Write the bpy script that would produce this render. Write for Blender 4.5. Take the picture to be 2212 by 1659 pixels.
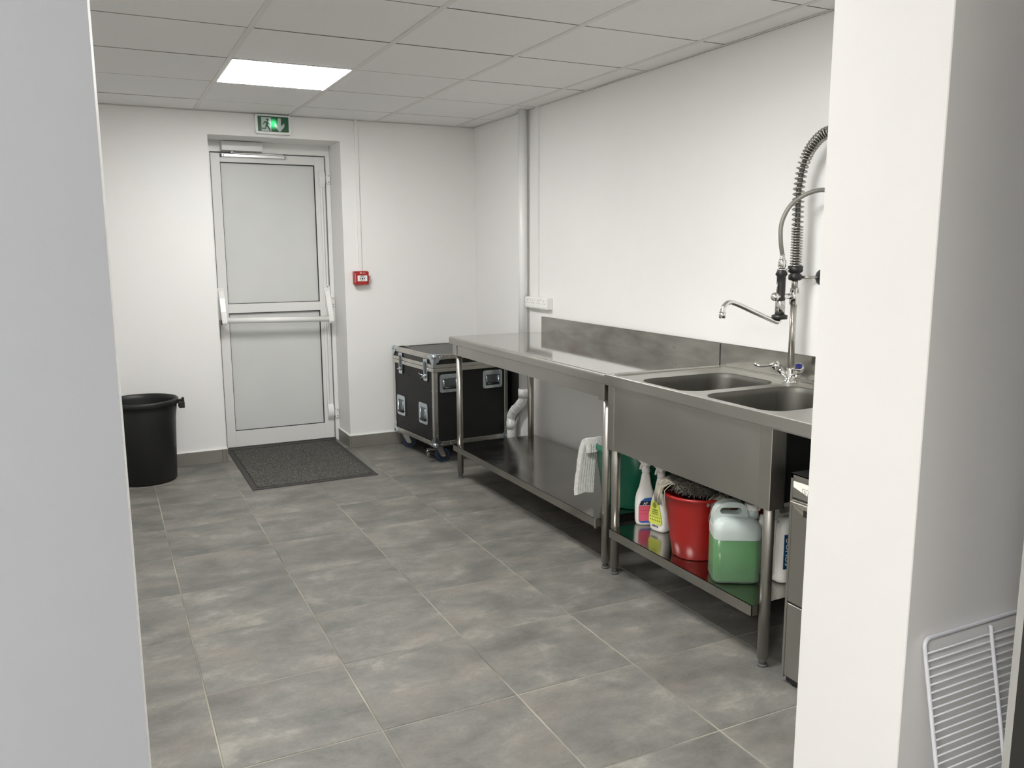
import bpy, bmesh, math, random
from mathutils import Vector, Matrix, noise
random.seed(7)
D = bpy.data
SC = bpy.context.scene
COL = SC.collection
for o in list(D.objects):
    D.objects.remove(o)
PI = math.pi
# ------------------------------------------------------------------ camera
CAM = Vector((-2.4243, -5.4573, 1.4357))
yaw, pit, rol = 0.4571, -0.1609, -0.0045
fw = Vector((math.sin(yaw)*math.cos(pit), math.cos(yaw)*math.cos(pit), math.sin(pit)))
rt = Vector((math.cos(yaw), -math.sin(yaw), 0)); up = rt.cross(fw)
r2 = math.cos(rol)*rt + math.sin(rol)*up
u2 = -math.sin(rol)*rt + math.cos(rol)*up
cd = D.cameras.new('camera'); cam = D.objects.new('camera', cd); COL.objects.link(cam)
m = Matrix((( r2.x, u2.x, -fw.x, CAM.x), (r2.y, u2.y, -fw.y, CAM.y), (r2.z, u2.z, -fw.z, CAM.z), (0, 0, 0, 1)))
cam.matrix_world = m
cd.sensor_width = 36; cd.lens = 1794.1/2212*36; cd.clip_start = .02; cd.clip_end = 60
SC.camera = cam
# ------------------------------------------------------------------ world, exposure, light strengths
w = D.worlds.new('world'); SC.world = w; w.use_nodes = True
w.node_tree.nodes['Background'].inputs[0].default_value = (.5, .52, .55, 1)
w.node_tree.nodes['Background'].inputs[1].default_value = .15
SC.view_settings.view_transform = 'Standard'; SC.view_settings.look = 'None'
SC.view_settings.exposure = 0.0; SC.view_settings.gamma = 1.0; SC.view_settings.use_curve_mapping = False
LIGHT_A, LIGHT_B, LIGHT_C, LIGHT_N = 33.0, 48.0, 9.0, 128.0      # radiance of the ceiling panels: door end, opening end, added unseen panel at left, room in front
SC.cycles.max_bounces = 10; SC.cycles.diffuse_bounces = 6; SC.cycles.glossy_bounces = 5
SC.cycles.transparent_max_bounces = 12; SC.cycles.transmission_bounces = 6
SC.cycles.sample_clamp_indirect = 6.0
# ------------------------------------------------------------------ room numbers
H = 2.326; YB = .404; XR = .150; XL = -3.62
YN = -4.628; YF = -4.409            # opening wall: face towards camera, face towards kitchen
XJR = -1.324                        # right jamb of the opening
DX0, DX1, DZ1, DY = -1.732, -.862, 2.18, .72    # door recess and the plane of the door leaf
TX, TSX, TY, TSY = -2.2153, .4559, -.0254, .4546   # floor tile joints

# ------------------------------------------------------------------ materials
MATS = {}
def srgb(h):
    c = [int(h[i:i+2], 16)/255 for i in (0, 2, 4)]
    return tuple(((x+.055)/1.055)**2.4 if x > .04045 else x/12.92 for x in c) + (1,)
def mat(name, col, rough=.5, metal=0, spec=.5, var=0, vscale=8, vstretch=(1, 1, 1), bump=0, bscale=60, bstretch=(1, 1, 1), rvar=0, coat=0, emit=None, es=0, rnd=False):
    if name in MATS: return MATS[name]
    M = D.materials.new(name); M.use_nodes = True; N = M.node_tree.nodes; L = M.node_tree.links
    b = N['Principled BSDF']
    c = srgb(col) if isinstance(col, str) else tuple(col)+(1,)
    b.inputs['Base Color'].default_value = c; b.inputs['Roughness'].default_value = rough
    b.inputs['Metallic'].default_value = metal; b.inputs['Specular IOR Level'].default_value = spec
    b.inputs['Coat Weight'].default_value = coat
    if emit:
        b.inputs['Emission Color'].default_value = srgb(emit); b.inputs['Emission Strength'].default_value = es
    if var or bump or rvar:
        tc = N.new('ShaderNodeTexCoord'); co = tc.outputs['Object']
        if rnd:
            oi = N.new('ShaderNodeObjectInfo'); ml = N.new('ShaderNodeMath'); ml.operation = 'MULTIPLY'; ml.inputs[1].default_value = 37
            L.new(oi.outputs['Random'], ml.inputs[0]); ad = N.new('ShaderNodeVectorMath'); ad.operation = 'ADD'
            L.new(co, ad.inputs[0]); L.new(ml.outputs[0], ad.inputs[1]); co = ad.outputs[0]
    if var or rvar:
        mp = N.new('ShaderNodeMapping'); mp.inputs['Scale'].default_value = vstretch; L.new(co, mp.inputs[0])
        nz = N.new('ShaderNodeTexNoise'); nz.inputs['Scale'].default_value = vscale; nz.inputs['Detail'].default_value = 5
        L.new(mp.outputs[0], nz.inputs[0])
        if var:
            rp = N.new('ShaderNodeMapRange'); rp.inputs[1].default_value = .3; rp.inputs[2].default_value = .7
            rp.inputs[3].default_value = 1-var; rp.inputs[4].default_value = 1+var; L.new(nz.outputs[0], rp.inputs[0])
            hs = N.new('ShaderNodeHueSaturation'); hs.inputs['Color'].default_value = c
            L.new(rp.outputs[0], hs.inputs['Value']); L.new(hs.outputs[0], b.inputs['Base Color'])
        if rvar:
            rr = N.new('ShaderNodeMapRange'); rr.inputs[1].default_value = .3; rr.inputs[2].default_value = .7
            rr.inputs[3].default_value = rough-rvar; rr.inputs[4].default_value = rough+rvar; L.new(nz.outputs[0], rr.inputs[0])
            L.new(rr.outputs[0], b.inputs['Roughness'])
    if bump:
        mb = N.new('ShaderNodeMapping'); mb.inputs['Scale'].default_value = bstretch; L.new(co, mb.inputs[0])
        nb = N.new('ShaderNodeTexNoise'); nb.inputs['Scale'].default_value = bscale; nb.inputs['Detail'].default_value = 3
        L.new(mb.outputs[0], nb.inputs[0])
        bp = N.new('ShaderNodeBump'); bp.inputs['Strength'].default_value = bump; bp.inputs['Distance'].default_value = .002
        L.new(nb.outputs[0], bp.inputs['Height']); L.new(bp.outputs[0], b.inputs['Normal'])
    MATS[name] = M
    return M
PAINT = mat('white_wall_paint', (.80, .795, .78), .55, var=.012, vscale=2, bump=.12, bscale=160)
PAINTN = mat('cool_white_wall_paint', (.81, .80, .785), .6, var=.012, vscale=2, bump=.06, bscale=220)
CEIL = mat('mineral_ceiling_tile', (.79, .785, .775), .9, var=.012, vscale=60, bump=.15, bscale=700, rnd=True)
BARM = mat('ceiling_bar_enamel', (.68, .67, .65), .5)
VOID = mat('dark_ceiling_void', (.05, .05, .048), .9)
GROUT = mat('grey_beige_grout', (.25, .235, .195), .9, var=.5, vscale=2.2)
PVC = mat('white_pvc', (.78, .785, .77), .3)
PVC2 = mat('white_door_profile', (.74, .74, .725), .32)
DPANEL = mat('light_grey_door_panel', (.635, .645, .635), .38, var=.02, vscale=4)
GASK = mat('black_rubber_gasket', (.012, .012, .012), .6)
WENAM = mat('white_enamel', (.80, .80, .78), .22)
STEEL = mat('brushed_stainless_steel', (.475, .462, .43), .34, 1, var=.07, vscale=2.2, vstretch=(1, 1, 1), rvar=.05)
STOP = mat('polished_stainless_worktop', (.50, .49, .465), .065, 1, var=.05, vscale=3, rvar=.02)
SSHELF = mat('worn_stainless_shelf', (.40, .39, .365), .17, 1, var=.12, vscale=5, rvar=.06)
SBACK = mat('stained_stainless_upstand', (.40, .39, .36), .22, 1, var=.16, vscale=6, vstretch=(1, 1, 3), rvar=.06)
SLEG = mat('stainless_tube', (.46, .445, .41), .36, 1, var=.08, vscale=12, vstretch=(1, 1, .3))
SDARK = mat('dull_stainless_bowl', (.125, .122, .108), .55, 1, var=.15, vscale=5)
CHROME = mat('chrome', (.78, .77, .75), .07, 1)
CHROME2 = mat('dark_chrome_spring', (.36, .355, .33), .16, 1)
BLACKP = mat('black_rubber_plastic', (.010, .010, .010), .42)
BINP = mat('black_bin_plastic', (.010, .0105, .011), .45, bump=.05, bscale=20)
ALU = mat('brushed_aluminium_edging', (.60, .59, .55), .34, 1, var=.08, vscale=14)
ZINC = mat('zinc_plated_hardware', (.58, .64, .68), .26, 1, var=.12, vscale=25)
CASEP = mat('black_plywood_and_sink_shade', (.005, .005, .005), .55, bump=.08, bscale=500)
CASET = mat('black_laminated_plywood_lid', (.009, .009, .009), .35, bump=.05, bscale=500)
BLUE = mat('blue_rubber_tyre', (.012, .03, .085), .5)
RED = mat('red_bucket_plastic', (.30, .012, .010), .33, bump=.04, bscale=15)
REDD = mat('dark_red_bucket_plastic', (.24, .012, .012), .4)
GREENP = mat('green_bucket_plastic', (.004, .135, .075), .36)
CALLR = mat('red_call_point_plastic', (.34, .014, .012), .35)
WLAB = mat('white_label', (.80, .80, .78), .4)
BLK = mat('black_print', (.01, .01, .01), .5)
DGREY = mat('dark_grey_print', (.16, .16, .16), .5)
WBOT = mat('white_bottle_plastic', (.80, .79, .75), .32)
CLOTHM = mat('white_ribbed_cotton', (.66, .66, .63), .95, var=.12, vscale=60, bump=.6, bscale=300)
LPINK = mat('pink_label', (.62, .10, .16), .4)
LBLUE = mat('blue_label', (.02, .10, .36), .4)
LNAVY = mat('navy_label', (.01, .012, .03), .4)
LYEL = mat('yellow_green_label', (.62, .68, .10), .4)
LOLIVE = mat('olive_label', (.22, .25, .04), .4)
FRWHITE = mat('appliance_cream_panel', (.80, .80, .72), .35)
FEET = mat('dark_grey_foot', (.10, .10, .095), .55)
FRIDGE = mat('dark_appliance_side', (.020, .020, .018), .45)
FRTRIM = mat('grey_appliance_trim', (.34, .34, .32), .4)
RACKM = mat('white_plastic_coated_wire', (.72, .73, .77), .35)

def tile_mat():
    M = D.materials.new('grey_stone_effect_tile'); M.use_nodes = True; N = M.node_tree.nodes; L = M.node_tree.links
    b = N['Principled BSDF']; b.inputs['Roughness'].default_value = .5; b.inputs['Specular IOR Level'].default_value = .38
    tc = N.new('ShaderNodeTexCoord'); oi = N.new('ShaderNodeObjectInfo')
    ml = N.new('ShaderNodeMath'); ml.operation = 'MULTIPLY'; ml.inputs[1].default_value = 41; L.new(oi.outputs['Random'], ml.inputs[0])
    ad = N.new('ShaderNodeVectorMath'); ad.operation = 'ADD'; L.new(tc.outputs['Object'], ad.inputs[0]); L.new(ml.outputs[0], ad.inputs[1])
    def nz(sc, st, det, rough, dist):
        mp = N.new('ShaderNodeMapping'); mp.inputs['Scale'].default_value = st; L.new(ad.outputs[0], mp.inputs[0])
        n = N.new('ShaderNodeTexNoise'); n.inputs['Scale'].default_value = sc; n.inputs['Detail'].default_value = det
        n.inputs['Roughness'].default_value = rough; n.inputs['Distortion'].default_value = dist; L.new(mp.outputs[0], n.inputs[0]); return n.outputs[0]
    n1 = nz(4.2, (1, 1.5, 1), 8, .66, .25); n2 = nz(3.2, (1, 1.3, 1), 5, .55, .1); n3 = nz(70, (1, 1.2, 1), 4, .7, 0)
    cr = N.new('ShaderNodeValToRGB'); L.new(n1, cr.inputs[0])
    e = cr.color_ramp; e.elements[0].position = .34; e.elements[0].color = (.105, .104, .093, 1)
    e.elements[1].position = .70; e.elements[1].color = (.275, .258, .228, 1)
    x = e.elements.new(.46); x.color = (.140, .138, .125, 1); x = e.elements.new(.56); x.color = (.175, .170, .152, 1)
    mx = N.new('ShaderNodeMix'); mx.data_type = 'RGBA'; mx.blend_type = 'MIX'
    mr = N.new('ShaderNodeMapRange'); mr.inputs[1].default_value = .5; mr.inputs[2].default_value = .72; mr.inputs[4].default_value = .55; L.new(n2, mr.inputs[0])
    L.new(mr.outputs[0], mx.inputs[0]); L.new(cr.outputs[0], mx.inputs[6]); mx.inputs[7].default_value = (.225, .196, .168, 1)
    m2 = N.new('ShaderNodeMix'); m2.data_type = 'RGBA'; m2.blend_type = 'MULTIPLY'; m2.inputs[0].default_value = .35
    r3 = N.new('ShaderNodeMapRange'); r3.inputs[1].default_value = .3; r3.inputs[2].default_value = .7; r3.inputs[3].default_value = .75; r3.inputs[4].default_value = 1.25
    L.new(n3, r3.inputs[0]); L.new(mx.outputs[2], m2.inputs[6]); L.new(r3.outputs[0], m2.inputs[7])
    L.new(m2.outputs[2], b.inputs['Base Color'])
    bp = N.new('ShaderNodeBump'); bp.inputs['Strength'].default_value = .25; bp.inputs['Distance'].default_value = .002
    L.new(n3, bp.inputs['Height']); L.new(bp.outputs[0], b.inputs['Normal'])
    return M
TILE = tile_mat()
SKIRT = mat('grey_tile_skirting', (.190, .182, .160), .45, var=.12, vscale=4, rnd=True)

def mat_matting():
    M = D.materials.new('ribbed_mat_carpet'); M.use_nodes = True; N = M.node_tree.nodes; L = M.node_tree.links
    b = N['Principled BSDF']; b.inputs['Roughness'].default_value = .95; b.inputs['Specular IOR Level'].default_value = .1
    tc = N.new('ShaderNodeTexCoord'); mp = N.new('ShaderNodeMapping'); mp.inputs['Scale'].default_value = (1, .35, 1); L.new(tc.outputs['Object'], mp.inputs[0])
    v = N.new('ShaderNodeTexNoise'); v.inputs['Scale'].default_value = 300; v.inputs['Detail'].default_value = 2; L.new(mp.outputs[0], v.inputs[0])
    cr = N.new('ShaderNodeValToRGB'); L.new(v.outputs[0], cr.inputs[0]); e = cr.color_ramp
    e.elements[0].position = .46; e.elements[0].color = (.040, .040, .036, 1); e.elements[1].position = .64; e.elements[1].color = (.17, .165, .15, 1)
    L.new(cr.outputs[0], b.inputs['Base Color']); return M
MATTING = mat_matting()

def mat_shell(name, col, alpha, rough):
    M = D.materials.new(name); M.use_nodes = True; N = M.node_tree.nodes; L = M.node_tree.links
    b = N['Principled BSDF']; b.inputs['Base Color'].default_value = col; b.inputs['Roughness'].default_value = rough
    b.inputs['Subsurface Weight'].default_value = 0
    t = N.new('ShaderNodeBsdfTransparent'); t.inputs[0].default_value = (.93, .96, .94, 1)
    s = N.new('ShaderNodeMixShader'); s.inputs[0].default_value = alpha
    L.new(t.outputs[0], s.inputs[1]); L.new(b.outputs[0], s.inputs[2]); L.new(s.outputs[0], N['Material Output'].inputs[0])
    return M
SHELL = mat_shell('milky_translucent_plastic', (.50, .58, .54, 1), .20, .3)
SHELL2 = mat_shell('milky_plastic_thick', (.60, .67, .645, 1), .72, .3)
LIQ = mat('green_liquid', (.012, .150, .006), .25)

def mat_sign(name, col, glow, gmax):
    """backlit sign face: emission falls off from the lamp behind the middle"""
    M = D.materials.new(name); M.use_nodes = True; N = M.node_tree.nodes; L = M.node_tree.links
    b = N['Principled BSDF']; b.inputs['Base Color'].default_value = col; b.inputs['Roughness'].default_value = .35
    tc = N.new('ShaderNodeTexCoord'); ln = N.new('ShaderNodeVectorMath'); ln.operation = 'LENGTH'; L.new(tc.outputs['Object'], ln.inputs[0])
    mr = N.new('ShaderNodeMapRange'); mr.interpolation_type = 'SMOOTHSTEP'; mr.inputs[1].default_value = .0; mr.inputs[2].default_value = .042
    mr.inputs[3].default_value = gmax; mr.inputs[4].default_value = 0; L.new(ln.outputs['Value'], mr.inputs[0])
    b.inputs['Emission Color'].default_value = glow; L.new(mr.outputs[0], b.inputs['Emission Strength']); return M
SGREEN = mat_sign('green_sign_face', (.004, .085, .032, 1), (.05, .9, .25, 1), 1.3)
SWHITE = mat_sign('white_sign_pictogram', (.50, .58, .54, 1), (.62, 1, .85, 1), 1.1)

# ------------------------------------------------------------------ mesh builder
class B:
    def __init__(s): s.bm = bmesh.new()
    def _smooth(s, faces):
        for f in faces: f.smooth = True
    def box(s, x0, x1, y0, y1, z0, z1, bev=0, seg=1, M=None):
        bm = bmesh.new()
        v = [bm.verts.new((x, y, z)) for x in (x0, x1) for y in (y0, y1) for z in (z0, z1)]
        for q in ((0, 1, 3, 2), (4, 6, 7, 5), (0, 4, 5, 1), (2, 3, 7, 6), (0, 2, 6, 4), (1, 5, 7, 3)): bm.faces.new([v[i] for i in q])
        if bev: bmesh.ops.bevel(bm, geom=list(bm.edges), offset=bev, segments=seg, affect='EDGES', profile=.5)
        s._add(bm, M); return s
    def _add(s, bm, M=None):
        if M is not None: bmesh.ops.transform(bm, matrix=M, verts=bm.verts)
        bmesh.ops.recalc_face_normals(bm, faces=bm.faces)
        me = D.meshes.new('tmp'); bm.to_mesh(me); bm.free(); s.bm.from_mesh(me); D.meshes.remove(me)
    def prism(s, pts, axis, a0, a1, bev=0, M=None):
        """polygon in the plane normal to axis, extruded from a0 to a1; pts are the other two coords in xyz order"""
        bm = bmesh.new()
        def P(p, a): return {'x': (a, p[0], p[1]), 'y': (p[0], a, p[1]), 'z': (p[0], p[1], a)}[axis]
        A = [bm.verts.new(P(p, a0)) for p in pts]; Bv = [bm.verts.new(P(p, a1)) for p in pts]
        bm.faces.new(A); bm.faces.new(Bv[::-1]); n = len(pts)
        for i in range(n): bm.faces.new((A[i], Bv[i], Bv[(i+1) % n], A[(i+1) % n]))
        if bev: bmesh.ops.bevel(bm, geom=list(bm.edges), offset=bev, segments=1, affect='EDGES')
        s._add(bm, M); return s
    def cyl(s, p0, p1, r, seg=16, r1=None, caps=True):
        return s.tube([p0, p1], r, seg, radii=[r, r if r1 is None else r1], caps=caps)
    def tube(s, pts, r, seg=8, radii=None, caps=True, closed=False):
        pts = [Vector(p) for p in pts]; n = len(pts); bm = bmesh.new(); rings = []
        t = (pts[1]-pts[0]).normalized(); a = Vector((0, 0, 1)) if abs(t.z) < .9 else Vector((1, 0, 0))
        nrm = t.cross(a).normalized()
        for i in range(n):
            if closed: tg = (pts[(i+1) % n]-pts[i-1]).normalized()
            else: tg = (pts[min(i+1, n-1)]-pts[max(i-1, 0)]).normalized()
            nrm = (nrm - tg*nrm.dot(tg)).normalized(); bi = tg.cross(nrm)
            rr = radii[i] if radii else r
            rings.append([bm.verts.new(pts[i]+rr*(math.cos(2*PI*k/seg)*nrm+math.sin(2*PI*k/seg)*bi)) for k in range(seg)])
        for i in range(n if closed else n-1):
            R0, R1 = rings[i], rings[(i+1) % n]
            for k in range(seg):
                f = bm.faces.new((R0[k], R0[(k+1) % seg], R1[(k+1) % seg], R1[k])); f.smooth = True
        if caps and not closed: bm.faces.new(rings[0]); bm.faces.new(rings[-1][::-1])
        s._add(bm); return s
    def lathe(s, prof, c=(0, 0), seg=32, sx=1, sy=1, rot=0, M=None, smooth=True, caps=True):
        bm = bmesh.new(); rings = []
        for r, z in prof:
            ring = []
            for k in range(seg):
                a = 2*PI*k/seg; x, y = r*sx*math.cos(a), r*sy*math.sin(a)
                ring.append(bm.verts.new((c[0]+x*math.cos(rot)-y*math.sin(rot), c[1]+x*math.sin(rot)+y*math.cos(rot), z)))
            rings.append(ring)
        for a, b in zip(rings, rings[1:]):
            for k in range(seg):
                f = bm.faces.new((a[k], a[(k+1) % seg], b[(k+1) % seg], b[k])); f.smooth = smooth
        if caps: bm.faces.new(rings[0][::-1]); bm.faces.new(rings[-1])
        s._add(bm, M); return s
    def loft(s, rings, smooth=True, cap0=True, cap1=True, M=None):
        bm = bmesh.new(); R = [[bm.verts.new(p) for p in ring] for ring in rings]; n = len(rings[0])
        for a, b in zip(R, R[1:]):
            for k in range(n):
                f = bm.faces.new((a[k], a[(k+1) % n], b[(k+1) % n], b[k])); f.smooth = smooth
        if cap0: bm.faces.new(R[0][::-1])
        if cap1: bm.faces.new(R[-1])
        s._add(bm, M); return s
    def sphere(s, c, r, seg=16, sc=(1, 1, 1)):
        bm = bmesh.new(); bmesh.ops.create_uvsphere(bm, u_segments=seg, v_segments=seg//2, radius=r)
        for f in bm.faces: f.smooth = True
        s._add(bm, Matrix.Translation(c) @ Matrix.Diagonal((*sc, 1))); return s
    def build(s, name, material, parent=None, local=False, kind=None, label=None):
        me = D.meshes.new(name); s.bm.to_mesh(me); s.bm.free()
        mats = material if isinstance(material, (list, tuple)) else [material]
        for q in mats: me.materials.append(q)
        o = D.objects.new(name, me); COL.objects.link(o)
        if parent is not None:
            if not local:
                off = ORG.get(parent.name, Vector((0, 0, 0))); me.transform(Matrix.Translation(-off)); ORG[o.name] = off
            o.parent = parent
        if kind: o['kind'] = kind
        if label: o['label'] = label
        return o
def islands(b, name, m_, parent, local=False, gap=.0005, **k):
    """link every separate piece of b as an object of its own (touching shells stay together)"""
    bm = b.bm; seen = set(); comps = []
    for v in bm.verts:
        if v in seen: continue
        st_ = [v]; seen.add(v); c_ = []
        while st_:
            q = st_.pop(); c_.append(q)
            for e_ in q.link_edges:
                o_ = e_.other_vert(q)
                if o_ not in seen: seen.add(o_); st_.append(o_)
        comps.append(c_)
    bb_ = [[min(v.co[i] for v in c_)-gap for i in range(3)]+[max(v.co[i] for v in c_)+gap for i in range(3)] for c_ in comps]
    grp = list(range(len(comps)))
    def root_(i):
        while grp[i] != i: i = grp[i]
        return i
    for i in range(len(comps)):
        for j in range(i):
            if all(bb_[i][a] <= bb_[j][a+3] and bb_[j][a] <= bb_[i][a+3] for a in range(3)): grp[root_(i)] = root_(j)
    out = []
    for r_ in sorted(set(root_(i) for i in range(len(comps)))):
        vs = [v for i, c_ in enumerate(comps) if root_(i) == r_ for v in c_]; mp = {}
        nb = B()
        for v in vs: mp[v] = nb.bm.verts.new(v.co)
        fs = set(f_ for v in vs for f_ in v.link_faces)
        for f_ in fs:
            nf = nb.bm.faces.new([mp[v] for v in f_.verts]); nf.smooth = f_.smooth
        out.append(nb.build(name, m_, parent, local=local, **k))
    bm.free(); return out
ORG = {}
def thing(name, label, cat, loc=(0, 0, 0), rotz=0, group=None, kind=None):
    o = D.objects.new(name, None); COL.objects.link(o); o.location = loc; o.rotation_euler = (0, 0, rotz); o.empty_display_size = .05
    ORG[o.name] = Vector(loc)
    if label: o['label'] = label
    if cat: o['category'] = cat
    if group: o['group'] = group
    if kind: o['kind'] = kind
    return o
def tag(o, label=None, cat=None, group=None, kind=None):
    if label: o['label'] = label
    if cat: o['category'] = cat
    if group: o['group'] = group
    if kind: o['kind'] = kind
    return o
def copy_tree(o, parent=None):
    c = o.copy(); COL.objects.link(c)
    if parent is not None: c.parent = parent
    for ch in list(o.children): copy_tree(ch, c)
    return c
def base(o, loc):
    """move a single-mesh thing's origin to loc"""
    o.data.transform(Matrix.Translation(-Vector(loc))); o.location = loc; return o
def text_mesh(name, txt, size, M, material, parent, ext=.0006, local=False, align='CENTER'):
    cu = D.curves.new('txt', 'FONT'); cu.body = txt; cu.size = size; cu.extrude = ext; cu.align_x = align; cu.align_y = 'CENTER'; cu.resolution_u = 2
    t = D.objects.new('txt', cu); COL.objects.link(t)
    bpy.context.view_layer.update()
    me = D.meshes.new_from_object(t.evaluated_get(bpy.context.evaluated_depsgraph_get()))
    D.objects.remove(t); D.curves.remove(cu)
    me.transform(M); me.name = name; me.materials.clear(); me.materials.append(material)
    o = D.objects.new(name, me); COL.objects.link(o)
    if not local:
        off = ORG.get(parent.name, Vector((0, 0, 0))); me.transform(Matrix.Translation(-off)); ORG[o.name] = off
    o.parent = parent; return o
def rrect(x0, x1, y0, y1, r, n=5):
    P = []
    for cx, cy, a0 in ((x1-r, y1-r, 0), (x0+r, y1-r, 90), (x0+r, y0+r, 180), (x1-r, y0+r, 270)):
        for i in range(n+1):
            a = math.radians(a0+90*i/n); P.append((cx+r*math.cos(a), cy+r*math.sin(a)))
    return P
def smooth_path(ctrl, n=10):
    C = [Vector(p) for p in ctrl]; out = []
    for i in range(len(C)-1):
        p0, p1, p2, p3 = C[max(i-1, 0)], C[i], C[i+1], C[min(i+2, len(C)-1)]
        for k in range(n):
            t = k/n; out.append(.5*((2*p1)+(-p0+p2)*t+(2*p0-5*p1+4*p2-p3)*t*t+(-p0+3*p1-3*p2+p3)*t**3))
    out.append(C[-1]); return out

# ================================================================== SETTING
# ---- floor
fl = B().box(XL, XR, YF-.6, YB, -.06, -.0015).box(DX0, DX1, YB, DY+.12, -.06, -.0015).box(-4.6, .2, -8.2, YF-.6, -.06, -.0015).build('floor', GROUT); tag(fl, kind='structure')
G = .0026
tmesh = {}
def tile(x0, x1, y0, y1):
    x0 += G; x1 -= G; y0 += G; y1 -= G
    if x1-x0 < .01 or y1-y0 < .01: return
    k = (round(x1-x0, 4), round(y1-y0, 4)); hx, hy = (x1-x0)/2, (y1-y0)/2
    if k not in tmesh:
        b = B().box(-hx, hx, -hy, hy, -.012, 0, bev=.0012); me = D.meshes.new('tile'); b.bm.to_mesh(me); b.bm.free(); me.materials.append(TILE); tmesh[k] = me
    o = D.objects.new('tile', tmesh[k]); COL.objects.link(o); o.parent = fl
    o.location = ((x0+x1)/2, (y0+y1)/2, random.uniform(-.0004, .0004))
for i in range(-5, 7):
    xa, xb = TX+(i-1)*TSX, TX+i*TSX
    for j in range(-1, 12):
        ya, yb = TY-j*TSY-0*TSY, TY-(j-1)*TSY
        if j == -1: continue
        x0, x1, y0, y1 = max(xa, XL), min(xb, XR), max(ya, YF-.55), min(yb, YB)
        if j == 0: y1 = YB
        if x1 > x0 and y1 > y0: tile(x0, x1, y0, y1)
tile(DX0, TX+TSX, YB, DY); tile(TX+TSX, TX+2*TSX, YB, DY); tile(TX+2*TSX, DX1, YB, DY)
# ---- ceiling: backing, tiles, main bars
HT = H
ce = B().box(XL, XR, YF, YB, H+.016, H+.10).build('ceiling', VOID); tag(ce, kind='structure')
cmesh = {}
LIGHTS = {(-1.8, -1.2), (-1.8, -3.6), (-3.0, -3.6)}     # lower-left corners of the light modules
def ctile(x0, x1, y0, y1):
    g = .0032; x0 += .012 if x0 > XL+.01 else 0; x1 -= .012 if x1 < XR-.01 else 0; y0 += g; y1 -= g
    if x1-x0 < .02: return
    k = (round(x1-x0, 4), round(y1-y0, 4)); hx, hy = (x1-x0)/2, (y1-y0)/2
    if k not in cmesh:
        b = B().box(-hx, hx, -hy, hy, 0, .015, bev=.0008); me = D.meshes.new('ceiling_tile'); b.bm.to_mesh(me); b.bm.free(); me.materials.append(CEIL); cmesh[k] = me
    o = D.objects.new('ceiling_tile', cmesh[k]); COL.objects.link(o); o.parent = ce
    o.location = ((x0+x1)/2, (y0+y1)/2, H+random.uniform(.0002, .0022)); o.rotation_euler = (random.uniform(-.0015, .0015), random.uniform(-.001, .001), 0)
xs = [XL]+[round(-.6*k, 3) for k in range(6, -1, -1) if -.6*k > XL]+[XR]
ys = [YF]+[round(-.6*k, 3) for k in range(7, -1, -1)]+[YB]
for a, b_ in zip(xs, xs[1:]):
    for c, d in zip(ys, ys[1:]):
        if (round(a, 3), round(c, 3)) in LIGHTS: continue
        ctile(a, b_, c, d)
for x in xs[1:-1]:
    B().box(x-.012, x+.012, YF, YB, H-.001, H+.02).build('grid_bar', BARM, ce)
JOINT = mat('grey_joint_shadow_strip', (.17, .165, .155), .8, var=.75, vscale=1.6)  # dark strips paint in the shadow lines of the ceiling joints
for y in ys[1:-1]:
    B().box(XL, XR, y-.0034, y+.0034, H+.0008, H+.003).build('joint_strip', JOINT, ce)
B().box(XR-.016, XR, YF, YB, H-.0015, H).build('edge_trim', BARM, ce)
B().box(XL, XR, YB-.018, YB-.003, H-.0015, H).build('edge_trim', BARM, ce)
B().box(XL, XR, YB-.003, YB, H-.002, H).build('joint_strip', JOINT, ce)
B().box(XR-.003, XR, YF, YB, H-.002, H-.0004).build('joint_strip', JOINT, ce)
# ---- walls
wb = B().box(XL-.1, DX0, YB, .86, -.06, H+.1).box(DX1, XR+.15, YB, .86, -.06, H+.1).box(DX0, DX1, YB, .86, DZ1, H+.1).build('wall_back', PAINT); tag(wb, kind='structure')
wr = B().box(XR, XR+.15, YF, YB, -.06, H+.1).build('wall_right', PAINT); tag(wr, kind='structure')
wl = B().box(XL-.15, XL, YF, YB, -.06, H+.1).build('wall_left', PAINT); tag(wl, kind='structure')
ZL = 2.32
lj = [(-2.4165, YN), (-2.4120, YF), (-4.7, YF), (-4.7, YN)]
wfl = B().prism(lj, 'z', -.06, ZL).build('wall_front_left', [mat('shade_darkened_wall_paint', (.33, .342, .362), .6, bump=.06, bscale=220), PAINT]); tag(wfl, kind='structure')  # near-face paint darkened to stand in for the weaker light there
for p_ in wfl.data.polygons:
    if p_.normal.x > .9 or p_.normal.y > .9: p_.material_index = 1      # the side of the opening and the kitchen face keep the undarkened white
wf = B().box(XJR, XR+.15, YN, YF, -.06, ZL+.3, bev=.0015).box(-4.7, XJR, YN, YF, ZL, ZL+.3).build('wall_front_right', PAINTN); tag(wf, kind='structure')
# room the photograph is taken from
n1 = B().box(-4.7, -4.6, -8.2, YN, -.06, 2.62).box(-4.7, .3, -8.3, -8.2, -.06, 2.62).box(.2, .3, -8.2, YN, -.06, 2.62).build('wall_near', PAINTN); tag(n1, kind='structure')
n2 = B().box(-4.6, .2, -8.2, YN, 2.55, 2.62).build('ceiling_near', PAINTN); tag(n2, kind='structure')
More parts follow.
